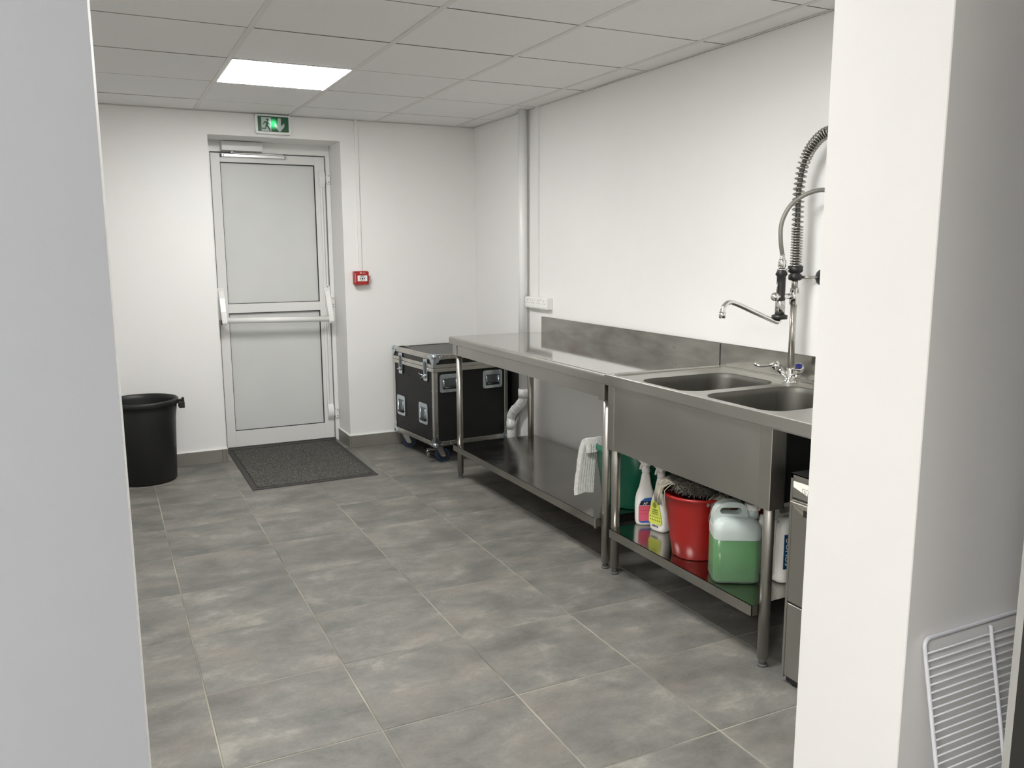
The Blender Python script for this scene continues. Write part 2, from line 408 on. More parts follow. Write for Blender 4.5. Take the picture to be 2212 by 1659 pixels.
# ---- skirting
def skirt(root, segs):
    for (x0, x1, y0, y1) in segs:
        B().box(x0, x1, y0, y1, .0, .09, bev=.0015).build('skirting_tile', SKIRT, root)
bb = B().box(XL, DX0-.001, YB-.009, YB, .09, .0945).box(DX1+.001, XR, YB-.009, YB, .09, .0945).box(DX1-.009, DX1, YB-.009, DY-.005, .09, .0945).box(DX0, DX0+.009, YB-.009, DY-.005, .09, .0945).build('baseboard_back', PAINT); tag(bb, kind='structure')
seg = []
x = TX+TSX
edges = [DX0-.001]+[TX+k*TSX for k in (1, 0, -1, -2, -3) if TX+k*TSX < DX0-.02]+[XL]
for a, c in zip(edges, edges[1:]): seg.append((c+.0015, a, YB-.010, YB))
edges = [DX1+.001]+[TX+k*TSX for k in (4, 5) if TX+k*TSX > DX1+.02]+[XR]
for a, c in zip(edges, edges[1:]): seg.append((a, c-.0015, YB-.010, YB))
seg += [(DX1-.010, DX1, YB-.010, DY-.002), (DX0, DX0+.010, YB-.010, DY-.002)]
skirt(bb, seg)
br = B().box(XR-.009, XR, YF, YB-.01, .09, .0945).build('baseboard_right', PAINT); tag(br, kind='structure')
skirt(br, [(XR-.010, XR, max(TY-(j+1)*TSY, YF), TY-j*TSY-.002) for j in range(0, 10)])

# ================================================================== DOOR
dr = thing('door_1', 'white outward fire exit door with grey panels and a push bar', None, (-1.30, DY, 0), kind='structure')
f = B()
f.box(DX0+.010, -1.690, DY-.012, .79, .0, 2.108).box(-.893, DX1-.001, DY-.012, .79, .0, 2.108, bev=.002).box(DX0+.001, DX1-.001, DY-.004, .79, 2.108, DZ1)
f.build('frame', PVC, dr)
B().box(-1.69, -.893, DY-.03, DY+.03, .0, .012).box(-1.69, -.893, DY, DY+.05, .012, .02).build('threshold', mat('dark_aluminium_threshold', (.12, .12, .115), .4, .6), dr)
# leaf profiles
PX0, PX1 = -1.622, -.972
lf = B()
L0, L1 = -1.684, -.900
for a in ((L0, PX0, .022, 2.10), (PX1, L1, .022, 2.10), (PX0, PX1, .022, .140), (PX0, PX1, .995, 1.060), (PX0, PX1, 2.040, 2.10)):
    lf.box(a[0], a[1], DY, DY+.055, a[2], a[3], bev=.0015)
leaf = lf.build('leaf', PVC2, dr)
B().box(PX0, PX1, DY+.016, DY+.04, 1.060, 2.040).build('upper_panel', DPANEL, leaf)
B().box(PX0, PX1, DY+.016, DY+.04, .140, .995).build('lower_panel', DPANEL, leaf)
g = B()
for z0, z1 in ((1.060, 2.040), (.140, .995)):
    for q in ((PX1-.005, PX1, z0, z1), (PX0, PX0+.003, z0, z1), (PX0, PX1, z0, z0+.004), (PX0, PX1, z1-.005, z1)):
        g.box(q[0], q[1], DY+.002, DY+.017, q[2], q[3])
islands(g, 'gasket', GASK, leaf)
islands(B().box(L1, -.893, DY+.004, DY+.05, .022, 2.10).box(L0, L1, DY+.02, DY+.05, .012, .022).box(-1.69, L0, DY+.004, DY+.05, .022, 2.10), 'seal', mat('grey_seal', (.16, .16, .15), .6), dr)
# push bar
pb = B().tube([(-1.662, DY-.105, .952), (-.925, DY-.105, .936)], .02, 16).build('push_bar', WENAM, dr)
for xx, zb in ((-1.668, .952), (-.920, .936)):
    ang = [(DY, 1.150), (DY-.022, 1.150), (DY-.052, 1.10), (DY-.095, 1.005), (DY-.122, .985), (DY-.130, .93), (DY-.118, .912), (DY-.088, .915), (DY-.055, 1.03), (DY, 1.06)]
    B().prism([(p[0], p[1]+zb-.945) for p in ang], 'x', xx-.018, xx+.018, bev=.003).build('arm', WENAM, pb)
    B().box(xx-.024, xx+.024, DY-.012, DY, .95, 1.175, bev=.003).build('mounting_plate', PVC, pb)
B().box(-1.690, -1.684, DY-.125, DY-.085, .925, .955).build('end_cap', GASK, pb)
# vertical rods and their cases
islands(B().box(-.938, -.924, DY-.014, DY, 1.16, 1.90, bev=.002).box(-.918, -.908, DY-.012, DY, 1.16, 1.90, bev=.002), 'vertical_rod', PVC, dr)
islands(B().box(-.948, -.934, DY-.014, DY, .27, .93, bev=.002).box(-.928, -.918, DY-.012, DY, .27, .93, bev=.002), 'vertical_rod', PVC, dr)
for z0, z1 in ((1.885, 2.005), (.165, .285)):
    zz = (z0+z1)/2; n = 12
    B().prism([(DY, z0), (DY, z1)]+[(DY-.012-.028*math.sin(PI*i/n), z1-(z1-z0)*i/n) for i in range(n+1)], 'x', -.948, -.905, bev=.003).build('rod_case', PVC, dr)
for zc in (1.945, 1.06, .215):
    kp = B().box(-.892, -.868, DY-.026, DY-.012, zc-.035, zc+.035, bev=.001).box(-.897, -.892, DY-.020, DY-.012, zc-.022, zc+.022).build('strike_plate', PVC, dr)
    islands(B().cyl((-.879, DY-.0262, zc+.022), (-.879, DY-.028, zc+.022), .004, 10).cyl((-.879, DY-.0262, zc-.022), (-.879, DY-.028, zc-.022), .004, 10), 'screw', FEET, kp)
# closer
cl = B().prism([(DY-.004, 2.176), (DY-.055, 2.176), (DY-.075, 2.143), (DY-.075, 2.112), (DY-.004, 2.112)], 'x', -1.615, -1.342, bev=.0015).build('door_closer', PVC2, dr)
B().cyl((-1.545, DY-.04, 2.112), (-1.545, DY-.04, 2.096), .010, 14).build('spindle', PVC, cl)
B().box(-1.55, -1.20, DY-.036, DY-.028, 2.095, 2.101).build('closer_arm', PVC, cl)
ra = B().box(-1.612, -1.172, DY-.026, DY, 2.074, 2.093, bev=.0015).build('slide_rail', mat('silver_rail', (.62, .62, .60), .3, .7), dr)
B().box(-1.618, -1.612, DY-.027, DY, 2.073, 2.094).build('end_cap', GASK, ra)
islands(B().cyl((-1.600, DY-.0262, 2.0835), (-1.600, DY-.028, 2.0835), .0045, 10).cyl((-1.184, DY-.0262, 2.0835), (-1.184, DY-.028, 2.0835), .0045, 10), 'screw', GASK, ra)

# ================================================================== CEILING LIGHTS
def emis(name, s):
    M = D.materials.new(name); M.use_nodes = True; b = M.node_tree.nodes['Principled BSDF']
    b.inputs['Base Color'].default_value = (.8, .8, .8, 1); b.inputs['Emission Color'].default_value = (1, .99, .972, 1); b.inputs['Emission Strength'].default_value = s
    return M
def panel(x0, y0, z, label, s, nm):
    t = thing('ceiling_light', label, 'light', (x0+.3, y0+.3, z))
    B().box(x0+.012, x0+.588, y0+.002, y0+.598, z-.0005, z+.02).build('frame', BARM, t)
    B().box(x0+.016, x0+.584, y0+.010, y0+.590, z-.002, z-.0004).build('diffuser', emis(nm, s), t)
panel(-1.8, -1.2, H, 'square white LED panel lit in the ceiling in front of the exit door', LIGHT_A, 'panel_glow_a')
panel(-1.8, -3.6, H, 'second square LED panel above the sink end, just outside the top of the photo', LIGHT_B, 'panel_glow_b')
panel(-3.0, -3.6, H, 'added unseen LED panel above the left side of the kitchen, brightening the opening', LIGHT_C, 'added_panel_glow_c')  # lamp added out of view to brighten the side of the opening
panel(-4.3, -6.6, 2.55, 'LED panel in the ceiling of the near room behind the photographer', LIGHT_N, 'panel_glow_n')

# ================================================================== WALL FIXTURES
# exit sign
es = thing('exit_sign', 'green and white running man emergency exit sign with down arrow above the door', 'sign', (-1.316, YB, 2.262))
SX, SZ = -1.316, 2.262
bm_ = B().prism(rrect(SX-.116, SX+.116, SZ-.064, SZ+.060, .012), 'y', YB-.038, YB, bev=.002); bm_.build('housing', PVC, es)
B().box(-1.35, -1.30, YB-.03, YB-.005, SZ+.060, H-.001).build('cable_entry', GASK, es)
fc = D.objects.new('x', None)
def sign_part(name, polys, m_, ydep, parent):
    b = B()
    for p in polys: b.prism([(q[0], q[1]) for q in p], 'y', -ydep-.0008, -ydep)
    me = D.meshes.new(name); b.bm.to_mesh(me); b.bm.free(); me.materials.append(m_)
    o = D.objects.new(name, me); COL.objects.link(o); o.parent = parent; o.location = (.0, -.038, .0); return o
plate = sign_part('face_plate', [[(-.100, -.050), (.100, -.050), (.100, .048), (-.100, .048)]], SGREEN, .0, es)
def circ(cx, cy, r, n=14): return [(cx+r*math.cos(2*PI*i/n), cy+r*math.sin(2*PI*i/n)) for i in range(n)]
sign_part('doorway_pictogram', [[(-.077, .041), (-.014, .041), (-.014, -.047), (-.050, -.047), (-.077, -.036)], [(-.077, -.047), (-.060, -.047), (-.060, -.040), (-.077, -.036)]], SWHITE, .0008, es)
sign_part('arrow_pictogram', [[(.030, .038), (.050, .038), (.050, -.012), (.030, -.012)], [(.030, -.012), (.050, -.012), (.072, .009), (.072, -.014), (.044, -.047), (.036, -.047), (.008, -.014), (.008, .009)]], SWHITE, .0008, es)
man = [circ(-.037, .026, .0075), [(-.058, .014), (-.036, .014), (-.028, .004), (-.018, -.004), (-.022, -.008), (-.033, .000), (-.037, -.008), (-.050, -.012), (-.046, .006), (-.055, .006), (-.062, -.006), (-.067, -.003)],
       [(-.050, -.010), (-.036, -.008), (-.022, -.034), (-.018, -.046), (-.025, -.046), (-.040, -.020), (-.046, -.018), (-.048, -.034), (-.074, -.034), (-.076, -.028), (-.054, -.027)]]
sign_part('running_man_pictogram', man, SGREEN, .0016, es)
# call point
cp = thing('fire_call_point', 'small red manual fire alarm box on the wall right of the door', 'alarm', (-.753, YB, 1.238))
cx, cz = -.753, 1.238
B().prism(rrect(cx-.052, cx+.052, cz-.047, cz+.048, .008), 'y', YB-.048, YB, bev=.003).build('housing', CALLR, cp)
B().prism(rrect(cx-.030, cx+.040, cz-.022, cz+.018, .003), 'y', YB-.050, YB-.047).build('press_plate', WLAB, cp)
mk = B(); yy = (YB-.0508, YB-.0498)
mk.prism([(cx+.005+.0055*math.cos(2*PI*i/12), cz-.004+.0055*math.sin(2*PI*i/12)) for i in range(12)], 'y', *yy)
mk.prism([(cx-.004, cz-.004), (cx-.013, cz+.001), (cx-.013, cz-.009)], 'y', *yy).prism([(cx+.014, cz-.004), (cx+.023, cz+.001), (cx+.023, cz-.009)], 'y', *yy)
mk.box(cx-.010, cx+.018, *yy, cz+.011, cz+.015).box(cx-.016, cx+.028, *yy, cz+.005, cz+.0075).box(cx-.010, cx+.020, *yy, cz-.016, cz-.0125)
mk.build('printed_marks', BLK, cp)
B().prism([(cx-.012, cz+.030), (cx+.001, cz+.030), (cx+.001, cz+.042), (cx-.012, cz+.042)], 'y', YB-.0488, YB-.0478).build('flame_symbol', mat('pale_pink_print', (.6, .35, .33), .5), cp)
B().box(cx+.008, cx+.026, YB-.0488, YB-.0478, cz+.032, cz+.037).build('lettering', mat('pale_pink_print', (.6, .35, .33), .5), cp)
B().cyl((cx+.045, YB-.0488, cz-.036), (cx+.045, YB-.047, cz-.036), .005, 12).build('key_hole', GASK, cp)
B().box(cx+.052, cx+.066, YB-.036, YB-.030, cz-.014, cz+.014).box(cx+.052, cx+.070, YB-.038, YB-.028, cz+.010, cz+.014).box(cx+.052, cx+.070, YB-.038, YB-.028, cz-.014, cz-.010).build('side_clip', mat('grey_clip', (.3, .29, .28), .5), cp)
B().box(cx-.046, cx-.043, YB-.0495, YB-.046, cz-.030, cz+.034).build('raised_rib', mat('pale_pink_print', (.6, .35, .33), .5), cp)
t = B().box(-.761, -.737, YB-.014, YB, 1.286, H-.001, bev=.0015).build('cable_trunking', PVC); tag(base(t, (-.749, YB, 1.286)), 'slim white cable trunking running down to the red fire alarm box', 'trunking')
t = B().box(XR-.016, XR, -.640, -.600, 1.125, H-.001, bev=.0015).build('cable_trunking', PVC); tag(base(t, (XR, -.62, 1.125)), 'white cable trunking beside the drain pipe, ending at the socket box', 'trunking')
# drain pipe
pp = thing('drain_pipe', 'white plastic drain pipe with a bent offset in the corner behind the steel table', 'pipe', (.095, -.36, 0))
px, py, pr = .110, -.478, .030
B().cyl((px, py, .455), (px, py, H-.001), pr, 24).build('upper_pipe', PVC, pp)
B().cyl((px, py, .435), (px, py, .495), pr+.005, 24).build('coupling', PVC, pp)
e1 = [(px, py, .438), (px-.004, py+.010, .405), (px-.012, py+.055, .365), (px-.022, py+.112, .318), (px-.026, py+.135, .280)]
B().tube(smooth_path(e1, 5), pr+.002, 24).build('bend', PVC, pp)
for a, c in ((1.4, 1.55), (2.5, 2.65)):
    i0 = int(a); P = smooth_path(e1, 10); q0, q1 = P[int(a*10)], P[int(c*10)]
    B().cyl(q0, q1, pr+.0042, 24).build('collar', PVC, pp)
B().cyl((px-.026, py+.137, .005), (px-.026, py+.137, .292), pr, 24).build('lower_pipe', PVC, pp)
B().cyl((px-.026, py+.137, .195), (px-.026, py+.137, .250), pr+.004, 24).build('coupling', PVC, pp)
B().cyl((px-.012, py-.031, .462), (px-.0155, py-.039, .462), .008, 12).build('clip_button', PVC, pp)
# socket
sk = thing('power_socket', 'white quadruple power socket box on the right wall above the steel table', 'socket', (XR, -.62, 1.09))
B().box(XR-.040, XR, -.815, -.512, 1.053, 1.126, bev=.004, seg=2).build('back_box', PVC, sk)
for k in range(4):
    y = -.550-.075*k
    fp = B().box(XR-.043, XR-.039, y-.0345, y+.0345, 1.060, 1.119, bev=.001).build('socket_outlet', WENAM, sk)
    h_ = B()
    for dy, dz in ((.012, -.002), (-.012, -.002), (0, .016)): h_.cyl((XR-.0436, y+dy, 1.090+dz), (XR-.0425, y+dy, 1.090+dz), .0035, 10)
    islands(h_, 'pin_hole', FEET, fp)
    if k in (0, 2): B().box(XR-.0435, XR-.0428, y-.045, y-.020, 1.1135, 1.1155).build('lettering', DGREY, fp)
    B().box(XR-.0435, XR-.0428, y-.012, y+.012, 1.0665, 1.068).build('lettering', mat('light_grey_print', (.4, .4, .39), .5), fp)

# ================================================================== DOORMAT
dm = thing('doormat', 'dark grey ribbed entrance mat lying in front of the exit door', 'mat', (-1.30, .15, 0))
MX0, MX1, MY0, MY1 = -1.690, -.905, -.405, .70
B().box(MX0, MX1, MY0, MY1, .0005, .005, bev=.0015).build('rubber_border', mat('dark_rubber_edge', (.035, .034, .031), .7), dm)
B().box(MX0+.035, MX1-.035, MY0+.035, MY1-.02, .004, .009, bev=.001).build('carpet_pile', MATTING, dm)

# ================================================================== BIN
bn = thing('waste_bin', 'tall round black plastic bin against the back wall left of the door', 'bin', (-2.25, .16, 0))
c = (-2.25, .16)
B().lathe([(.172, .004), (.180, .010), (.196, .40), (.205, .46), (.205, .485), (.216, .487), (.218, .515), (.214, .520), (.207, .520), (.204, .49), (.196, .40), (.172, .012)], c, 56).build('body', BINP, bn)
hb = B()
for sg in (1, -1):
    xx = c[0]+sg*.214
    hb.box(min(xx, xx+sg*.035), max(xx, xx+sg*.035), c[1]-.06, c[1]+.02, .452, .492, bev=.003)
    hb.box(min(xx+sg*.018, xx+sg*.034), max(xx+sg*.018, xx+sg*.034), c[1]-.055, c[1]-.035, .49, .520, bev=.003)
    hb.box(min(xx, xx+sg*.030), max(xx, xx+sg*.030), c[1]-.02, c[1]+.015, .49, .503, bev=.002)
    hb.build('lug_handle', BLACKP, bn); hb = B()

# ================================================================== FLIGHT CASE  (local frame: x along front, y along side)
TH = math.radians(5.5); CW, CL, CZ0, CZ1 = .578, .660, .122, .742
fc = thing('flight_case', 'black flight case with aluminium edges on blue castors in the back corner', 'case', (-.485, -.335, 0), TH)
def bl(b, name, m_, parent, **k): return b.build(name, m_, parent, local=True, **k)
lidz = .655
body = bl(B().box(.004, CW-.004, .004, CL-.004, CZ0+.004, lidz-.002), 'body', CASEP, fc)
lid = bl(B().box(.004, CW-.004, .004, CL-.004, lidz+.002, CZ1-.004), 'lid', CASET, fc)
e = .030; t_ = .003
def angle_bar(b, x0, x1, y0, y1, z0, z1): b.box(x0, x1, y0, y1, z0, z1, bev=.001)
b = B()
for xx, yy in ((0, 0), (CW, 0), (0, CL), (CW, CL)):
    sx = 1 if xx == 0 else -1; sy = 1 if yy == 0 else -1
    b.box(min(xx, xx+sx*e), max(xx, xx+sx*e), min(yy, yy+sy*t_), max(yy, yy+sy*t_), CZ0+.032, lidz-.028, bev=.001)
    b.box(min(xx, xx+sx*t_), max(xx, xx+sx*t_), min(yy, yy+sy*e), max(yy, yy+sy*e), CZ0+.032, lidz-.028, bev=.001)
islands(b, 'corner_edging', ALU, fc, local=True)
for z0, z1 in ((CZ0, CZ0+e), (CZ1-e, CZ1)):
    zz_ = (CZ1-t_, CZ1) if z1 == CZ1 else (CZ0, CZ0+t_)
    bl(B().box(0, CW, 0, t_, z0, z1, bev=.001).box(0, CW, 0, .022, *zz_), 'edging_bar', ALU, fc)
    bl(B().box(0, CW, CL-t_, CL, z0, z1, bev=.001).box(0, CW, CL-.022, CL, *zz_), 'edging_bar', ALU, fc)
    bl(B().box(0, t_, 0, CL, z0, z1, bev=.001).box(0, .022, 0, CL, *zz_), 'edging_bar', ALU, fc)
    bl(B().box(CW-t_, CW, 0, CL, z0, z1, bev=.001).box(CW-.022, CW, 0, CL, *zz_), 'edging_bar', ALU, fc)
for z0, z1 in ((lidz-.026, lidz-.0012), (lidz+.0012, lidz+.024)):
    b = B()
    b.box(-.002, CW+.002, -.002, t_, z0, z1, bev=.001).box(-.002, CW+.002, CL-t_, CL+.002, z0, z1, bev=.001).box(-.002, t_, -.002, CL+.002, z0, z1, bev=.001).box(CW-t_, CW+.002, -.002, CL+.002, z0, z1, bev=.001)
    bl(b, 'closing_profile', ALU, fc)
# ball corners
for xx, yy, zz in [(x_, y_, z_) for z_ in (CZ0, CZ1) for (x_, y_) in ((0, 0), (CW, 0), (0, CL), (CW, CL))]:
    sx = 1 if xx == 0 else -1; sy = 1 if yy == 0 else -1; sz = 1 if zz == CZ0 else -1
    b = B()
    b.sphere((xx+sx*.010, yy+sy*.010, zz+sz*.010), .021, 14)
    def lobes(pts, axis, a0, a1): b.prism(pts, axis, a0, a1)
    L_ = [(0, 0), (.062, 0), (.066, .012), (.052, .020), (.052, .030), (.040, .036), (.036, .048), (.022, .052), (.014, .066), (0, .062)]
    b.prism([(xx+sx*p[0], zz+sz*p[1]) for p in L_], 'y', min(yy-sy*.004, yy+sy*.001), max(yy-sy*.004, yy+sy*.001))
    b.prism([(yy+sy*p[0], zz+sz*p[1]) for p in L_], 'x', min(xx-sx*.004, xx+sx*.001), max(xx-sx*.004, xx+sx*.001))
    b.prism([(xx+sx*p[0], yy+sy*p[1]) for p in L_], 'z', min(zz-sz*.004, zz+sz*.001), max(zz-sz*.004, zz+sz*.001))
    for q in (.045, .056): b.sphere((xx+sx*q, yy-sy*.004, zz+sz*.012), .0035, 8).sphere((xx-sx*.004, yy+sy*q, zz+sz*.012), .0035, 8)
    bl(b, 'ball_corner', ZINC, fc)
b = B()
for zz in (.20, .30, .40, .50, .59):
    for dx in (.022,):
        b.sphere((dx, -.003, zz), .0028, 8).sphere((-.003, dx, zz), .0028, 8).sphere((CW-dx, -.003, zz), .0028, 8)
for xx in (.12, .22, .36, .46): b.sphere((xx, -.003, CZ0+.014), .0028, 8).sphere((xx, -.003, CZ1-.014), .0028, 8)
bl(b, 'rivets', ZINC, fc, kind='stuff')
b = B()
for yy, zz in ((.10, .555), (.19, .56), (.40, .565), (.50, .57), (.09, .20), (.17, .205), (.42, .20), (.52, .20)): b.sphere((.002, yy, zz), .005, 8)
islands(b, 'bolt_head', BLACKP, fc, local=True)
def dish(face, a, z0, z1, w, name='handle'):
    """recessed handle dish; face 'f' = front (y=0), 's' = side (x=0); a = centre along the face"""
    def P(pts, ax0, ax1, bev=0):
        return ('y' if face == 'f' else 'x', pts, ax0, ax1, bev)
    ax = 'y' if face == 'f' else 'x'
    outer = rrect(a-w/2, a+w/2, z0, z1, .016, 4); inner = rrect(a-w/2+.022, a+w/2-.022, z0+.020, z1-.030, .008, 4)
    bmx = bmesh.new()
    def V(p, d): return bmx.verts.new((p[0], d, p[1]) if ax == 'y' else (d, p[0], p[1]))
    o0 = [V(p, .001) for p in outer]; o1 = [V(p, -.004) for p in outer]; i1 = [V(p, -.004) for p in inner]; i0 = [V(p, -.0005) for p in inner]
    n = len(outer)
    for A_, B_ in ((o0, o1), (o1, i1), (i1, i0)):
        for k in range(n): bmx.faces.new((A_[k], A_[(k+1) % n], B_[(k+1) % n], B_[k]))
    b = B(); b._add(bmx); d_ = bl(b, name, ZINC, fc)
    bl(B().prism(inner, ax, -.0008, .0012), 'recess', mat('grey_dish_shadow', (.16, .18, .19), .35, .9), d_)
    zg = z0+.030
    b = B()
    pl = a-w/2+.030; pr_ = a+w/2-.030
    def pt(h, dd, z): return (h, dd, z) if ax == 'y' else (dd, h, z)
    b.tube([pt(pl, -.005, z1-.038), pt(pl, -.007, zg+.01), pt(pl+.006, -.008, zg+.003)], .003, 8).tube([pt(pr_, -.005, z1-.038), pt(pr_, -.007, zg+.01), pt(pr_-.006, -.008, zg+.003)], .003, 8)
    islands(b, 'bail', ZINC, d_, local=True)
    bl(B().tube([pt(pl+.004, -.009, zg), pt(pr_-.004, -.009, zg)], .0085, 10), 'grip', BLACKP, d_)
    b = B()
    for q in (.15, .5, .85): b.sphere(pt(a-w/2+w*q, -.004, z1-.010), .003, 8).sphere(pt(a-w/2+w*q, -.004, z0+.010), .003, 8)
    bl(b, 'rivets', ALU, d_, kind='stuff')
dish('f', .120, .488, .612, .155); dish('f', .452, .488, .612, .155)
dish('s', .165, .255, .400, .135); dish('s', .530, .255, .400, .135)
def latch(yc, key=True):
    b = B()
    b.prism(rrect(yc-.030, yc+.030, lidz+.002, lidz+.055, .010, 3), 'x', -.006, -.001).prism(rrect(yc-.030, yc+.030, lidz-.095, lidz-.002, .010, 3), 'x', -.006, -.001)
    l_ = bl(b, 'butterfly_latch', ZINC, fc)
    bl(B().box(-.009, -.0055, yc-.012, yc+.012, lidz-.045, lidz+.036).box(-.007, -.0055, yc-.022, yc+.022, lidz-.048, lidz+.030), 'hook', mat('grey_dish_shadow', (.16, .18, .19), .35, .9), l_)
    b = B().cyl((-.006, yc, lidz-.060), (-.014, yc, lidz-.060), .014, 14)
    if key: b.tube([(-.014, yc, lidz-.060), (-.030, yc+.030, lidz-.052), (-.030, yc+.052, lidz-.046)], .004, 8).tube([(-.014, yc, lidz-.060), (-.024, yc+.022, lidz-.075), (-.022, yc+.034, lidz-.086)], .004, 8)
    else: b.tube([(-.012, yc, lidz-.060), (-.020, yc+.024, lidz-.062)], .005, 8)
    bl(b, 'latch_key', ZINC, l_)
latch(.115, True); latch(.520, False)
b = B()
for xx in (.06, CW-.13): b.prism([(xx, CL-.02), (xx+.01, CL-.085), (xx+.03, CL-.09), (xx+.05, CL-.02)], 'z', CZ1, CZ1+.003)
islands(b, 'stacking_plate', ALU, fc, local=True)
def castor(x_, y_, rz, brake=True):
    c_ = Matrix.Translation((x_, y_, 0)) @ Matrix.Rotation(rz, 4, 'Z')
    def T(p): return tuple(c_ @ Vector(p))
    b = B().box(-.045, .045, -.04, .04, .113, .119, M=c_).box(-.028, .028, -.028, .028, .100, .113, bev=.004, M=c_)
    for s_ in (1, -1): b.prism([(-.020, .106), (.022, .106), (.048, .040), (.036, .034), (.014, .040)], 'y', min(s_*.022, s_*.026), max(s_*.022, s_*.026), M=c_)
    root = bl(b, 'castor', mat('galvanised_bracket', (.48, .48, .46), .35, 1), fc)
    bl(B().cyl(T((.030, -.018, .047)), T((.030, .018, .047)), .047, 24), 'tyre', BLUE, root)
    bl(B().cyl(T((.030, -.021, .047)), T((.030, .021, .047)), .034, 20), 'hub', BLACKP, root)
    bl(B().cyl(T((.030, -.030, .042)), T((.030, .030, .042)), .007, 8), 'axle_bolt', ZINC, root)
    if brake: bl(B().box(-.075, -.020, -.018, .018, .088, .096, M=c_).tube([T((-.07, -.015, .092)), T((-.088, -.02, .083)), T((-.082, -.012, .07))], .005, 6).box(-.078, -.066, -.014, .010, .045, .073, M=c_, bev=.002), 'brake_lever', mat('galvanised_bracket', (.48, .48, .46), .35, 1), root)
castor(.060, .075, math.radians(-8), True); castor(.050, CL-.075, math.radians(-35), False)
castor(CW-.07, .075, math.radians(20), True); castor(CW-.07, CL-.075, math.radians(140), True)
# dark board propped behind
bo = B().prism([(-.02, .0), (.36, .345), (.36, .76), (-.02, .76), (-.30, .40), (-.30, .25)], 'x', .131, .138)
bmd = bo.build('panel_board', CASEP)
bmd.data.transform(Matrix.Translation((0, -.02, 0)) @ Matrix.Diagonal((1, -1, 1, 1)))
tag(base(bmd, (.122, 0, 0)), 'thin black board propped between the flight case and the right wall', 'board')

# ================================================================== STEEL TABLE
def foot(b, x_, y_):
    b.cyl((x_, y_, .0), (x_, y_, .010), .017, 12, r1=.018).cyl((x_, y_, .010), (x_, y_, .034), .013, 12)
TF, TB_, TE, TM = -.500, .128, -.655, -2.452       # front x, back x, far end y, end beside the sink
wt = thing('steel_work_table', 'long stainless steel work table with low shelf along the right wall', 'table', (-.18, -1.55, 0))
prof = []
def nose(z0, z1, xf, r=.012, n=5):
    return [(xf+.030, z0), (xf+.002, z0)]+[(xf, z0+.002)]+[(xf+r-r*math.cos(PI/2*i/n), z1-r+r*math.sin(PI/2*i/n)) for i in range(n+1)]
prof = [(TF+.011, .9018), (TB_, .9018), (TB_, .893), (TF+.011, .893)]
nprof = nose(.856, .902, TF, .013)+[(TF+.0128, .893), (TF+.004, .880), (TF+.004, .859), (TF+.030, .859)]
top = B().loft([[(p[0], y, p[1]) for p in prof] for y in (TE, TM)], smooth=False).build('worktop', STOP, wt)
B().loft([[(p[0], y, p[1]) for p in nprof] for y in (TE, TM)], smooth=False).build('front_edge', STEEL, wt)
B().box(TF+.006, TB_, TE, TE+.004, .858, .896, bev=.001).build('end_edge', STEEL, wt)
bs = B().box(TB_, TB_+.016, TM+.001, TE-.045, .895, 1.004, bev=.003).build('upstand', SBACK, wt)
B().box(TF+.016, TF+.020, TM+.050, TE-.095, .790, .856).build('front_rail', STEEL, wt)
B().box(TF+.012, TF+.050, TE-.092, TE-.035, .790, .856, bev=.001).build('leg_bracket', STEEL, wt)
B().box(TF+.002, TF+.042, TM+.006, TM+.052, .782, .857, bev=.001).build('leg_bracket', STEEL, wt)
islands(B().box(TF+.014, TB_-.03, TM+.01, TM+.014, .80, .856).box(TF+.014, TB_-.03, TE-.03, TE-.026, .80, .856).box(TB_-.06, TB_-.056, TM+.02, TE-.03, .80, .856), 'side_rail', STEEL, wt)
def leg(parent, x_, y_, ztop, r=.0195):
    lg = B().cyl((x_, y_, .030), (x_, y_, ztop), r, 20).build('leg', SLEG, parent)
    b = B(); foot(b, x_, y_); b.build('foot', FEET, lg)
LX = -.455
for (x_, y_) in ((LX, -.708), (LX, -2.408), (.045, -.715), (.070, -2.395)): leg(wt, x_, y_, .856)
def shelf(parent, x0, x1, ya, yb, za, zb, th=.040):
    """tray shelf from y=ya (height za) to y=yb (height zb)"""
    b = B()
    for (z0f, z1f, xa, xb, d0, d1) in ((-.002, 0, x0, x1, 0, 0), (-th, 0, x0, x0+.002, 0, 0), (-th, 0, x1-.002, x1, 0, 0)):
        R = []
        for y, z in ((ya, za), (yb, zb)): R.append([(xa, y, z+z0f), (xb, y, z+z0f), (xb, y, z+z1f), (xa, y, z+z1f)])
        b.loft(R, smooth=False)
    b.box(x0, x1, ya-.002 if ya > yb else ya, ya, za-th, za-.001).box(x0, x1, yb, yb+.002, zb-th, zb-.001)
    return b.build('shelf', SSHELF, parent)
SHZ = .232
sh = shelf(wt, -.497, .088, -.690, -2.385, .220, SHZ)
B().box(-.4985, -.490, -2.392, -2.378, SHZ-.045, SHZ+.001).build('shelf_clip', SLEG, wt)

# ================================================================== SINK UNIT
su = thing('sink_unit', 'double bowl stainless steel sink unit with low shelf, right of the work table', 'sink', (-.18, -3.3, 0))
SE = -4.20
ZT = .902
SF = -.502
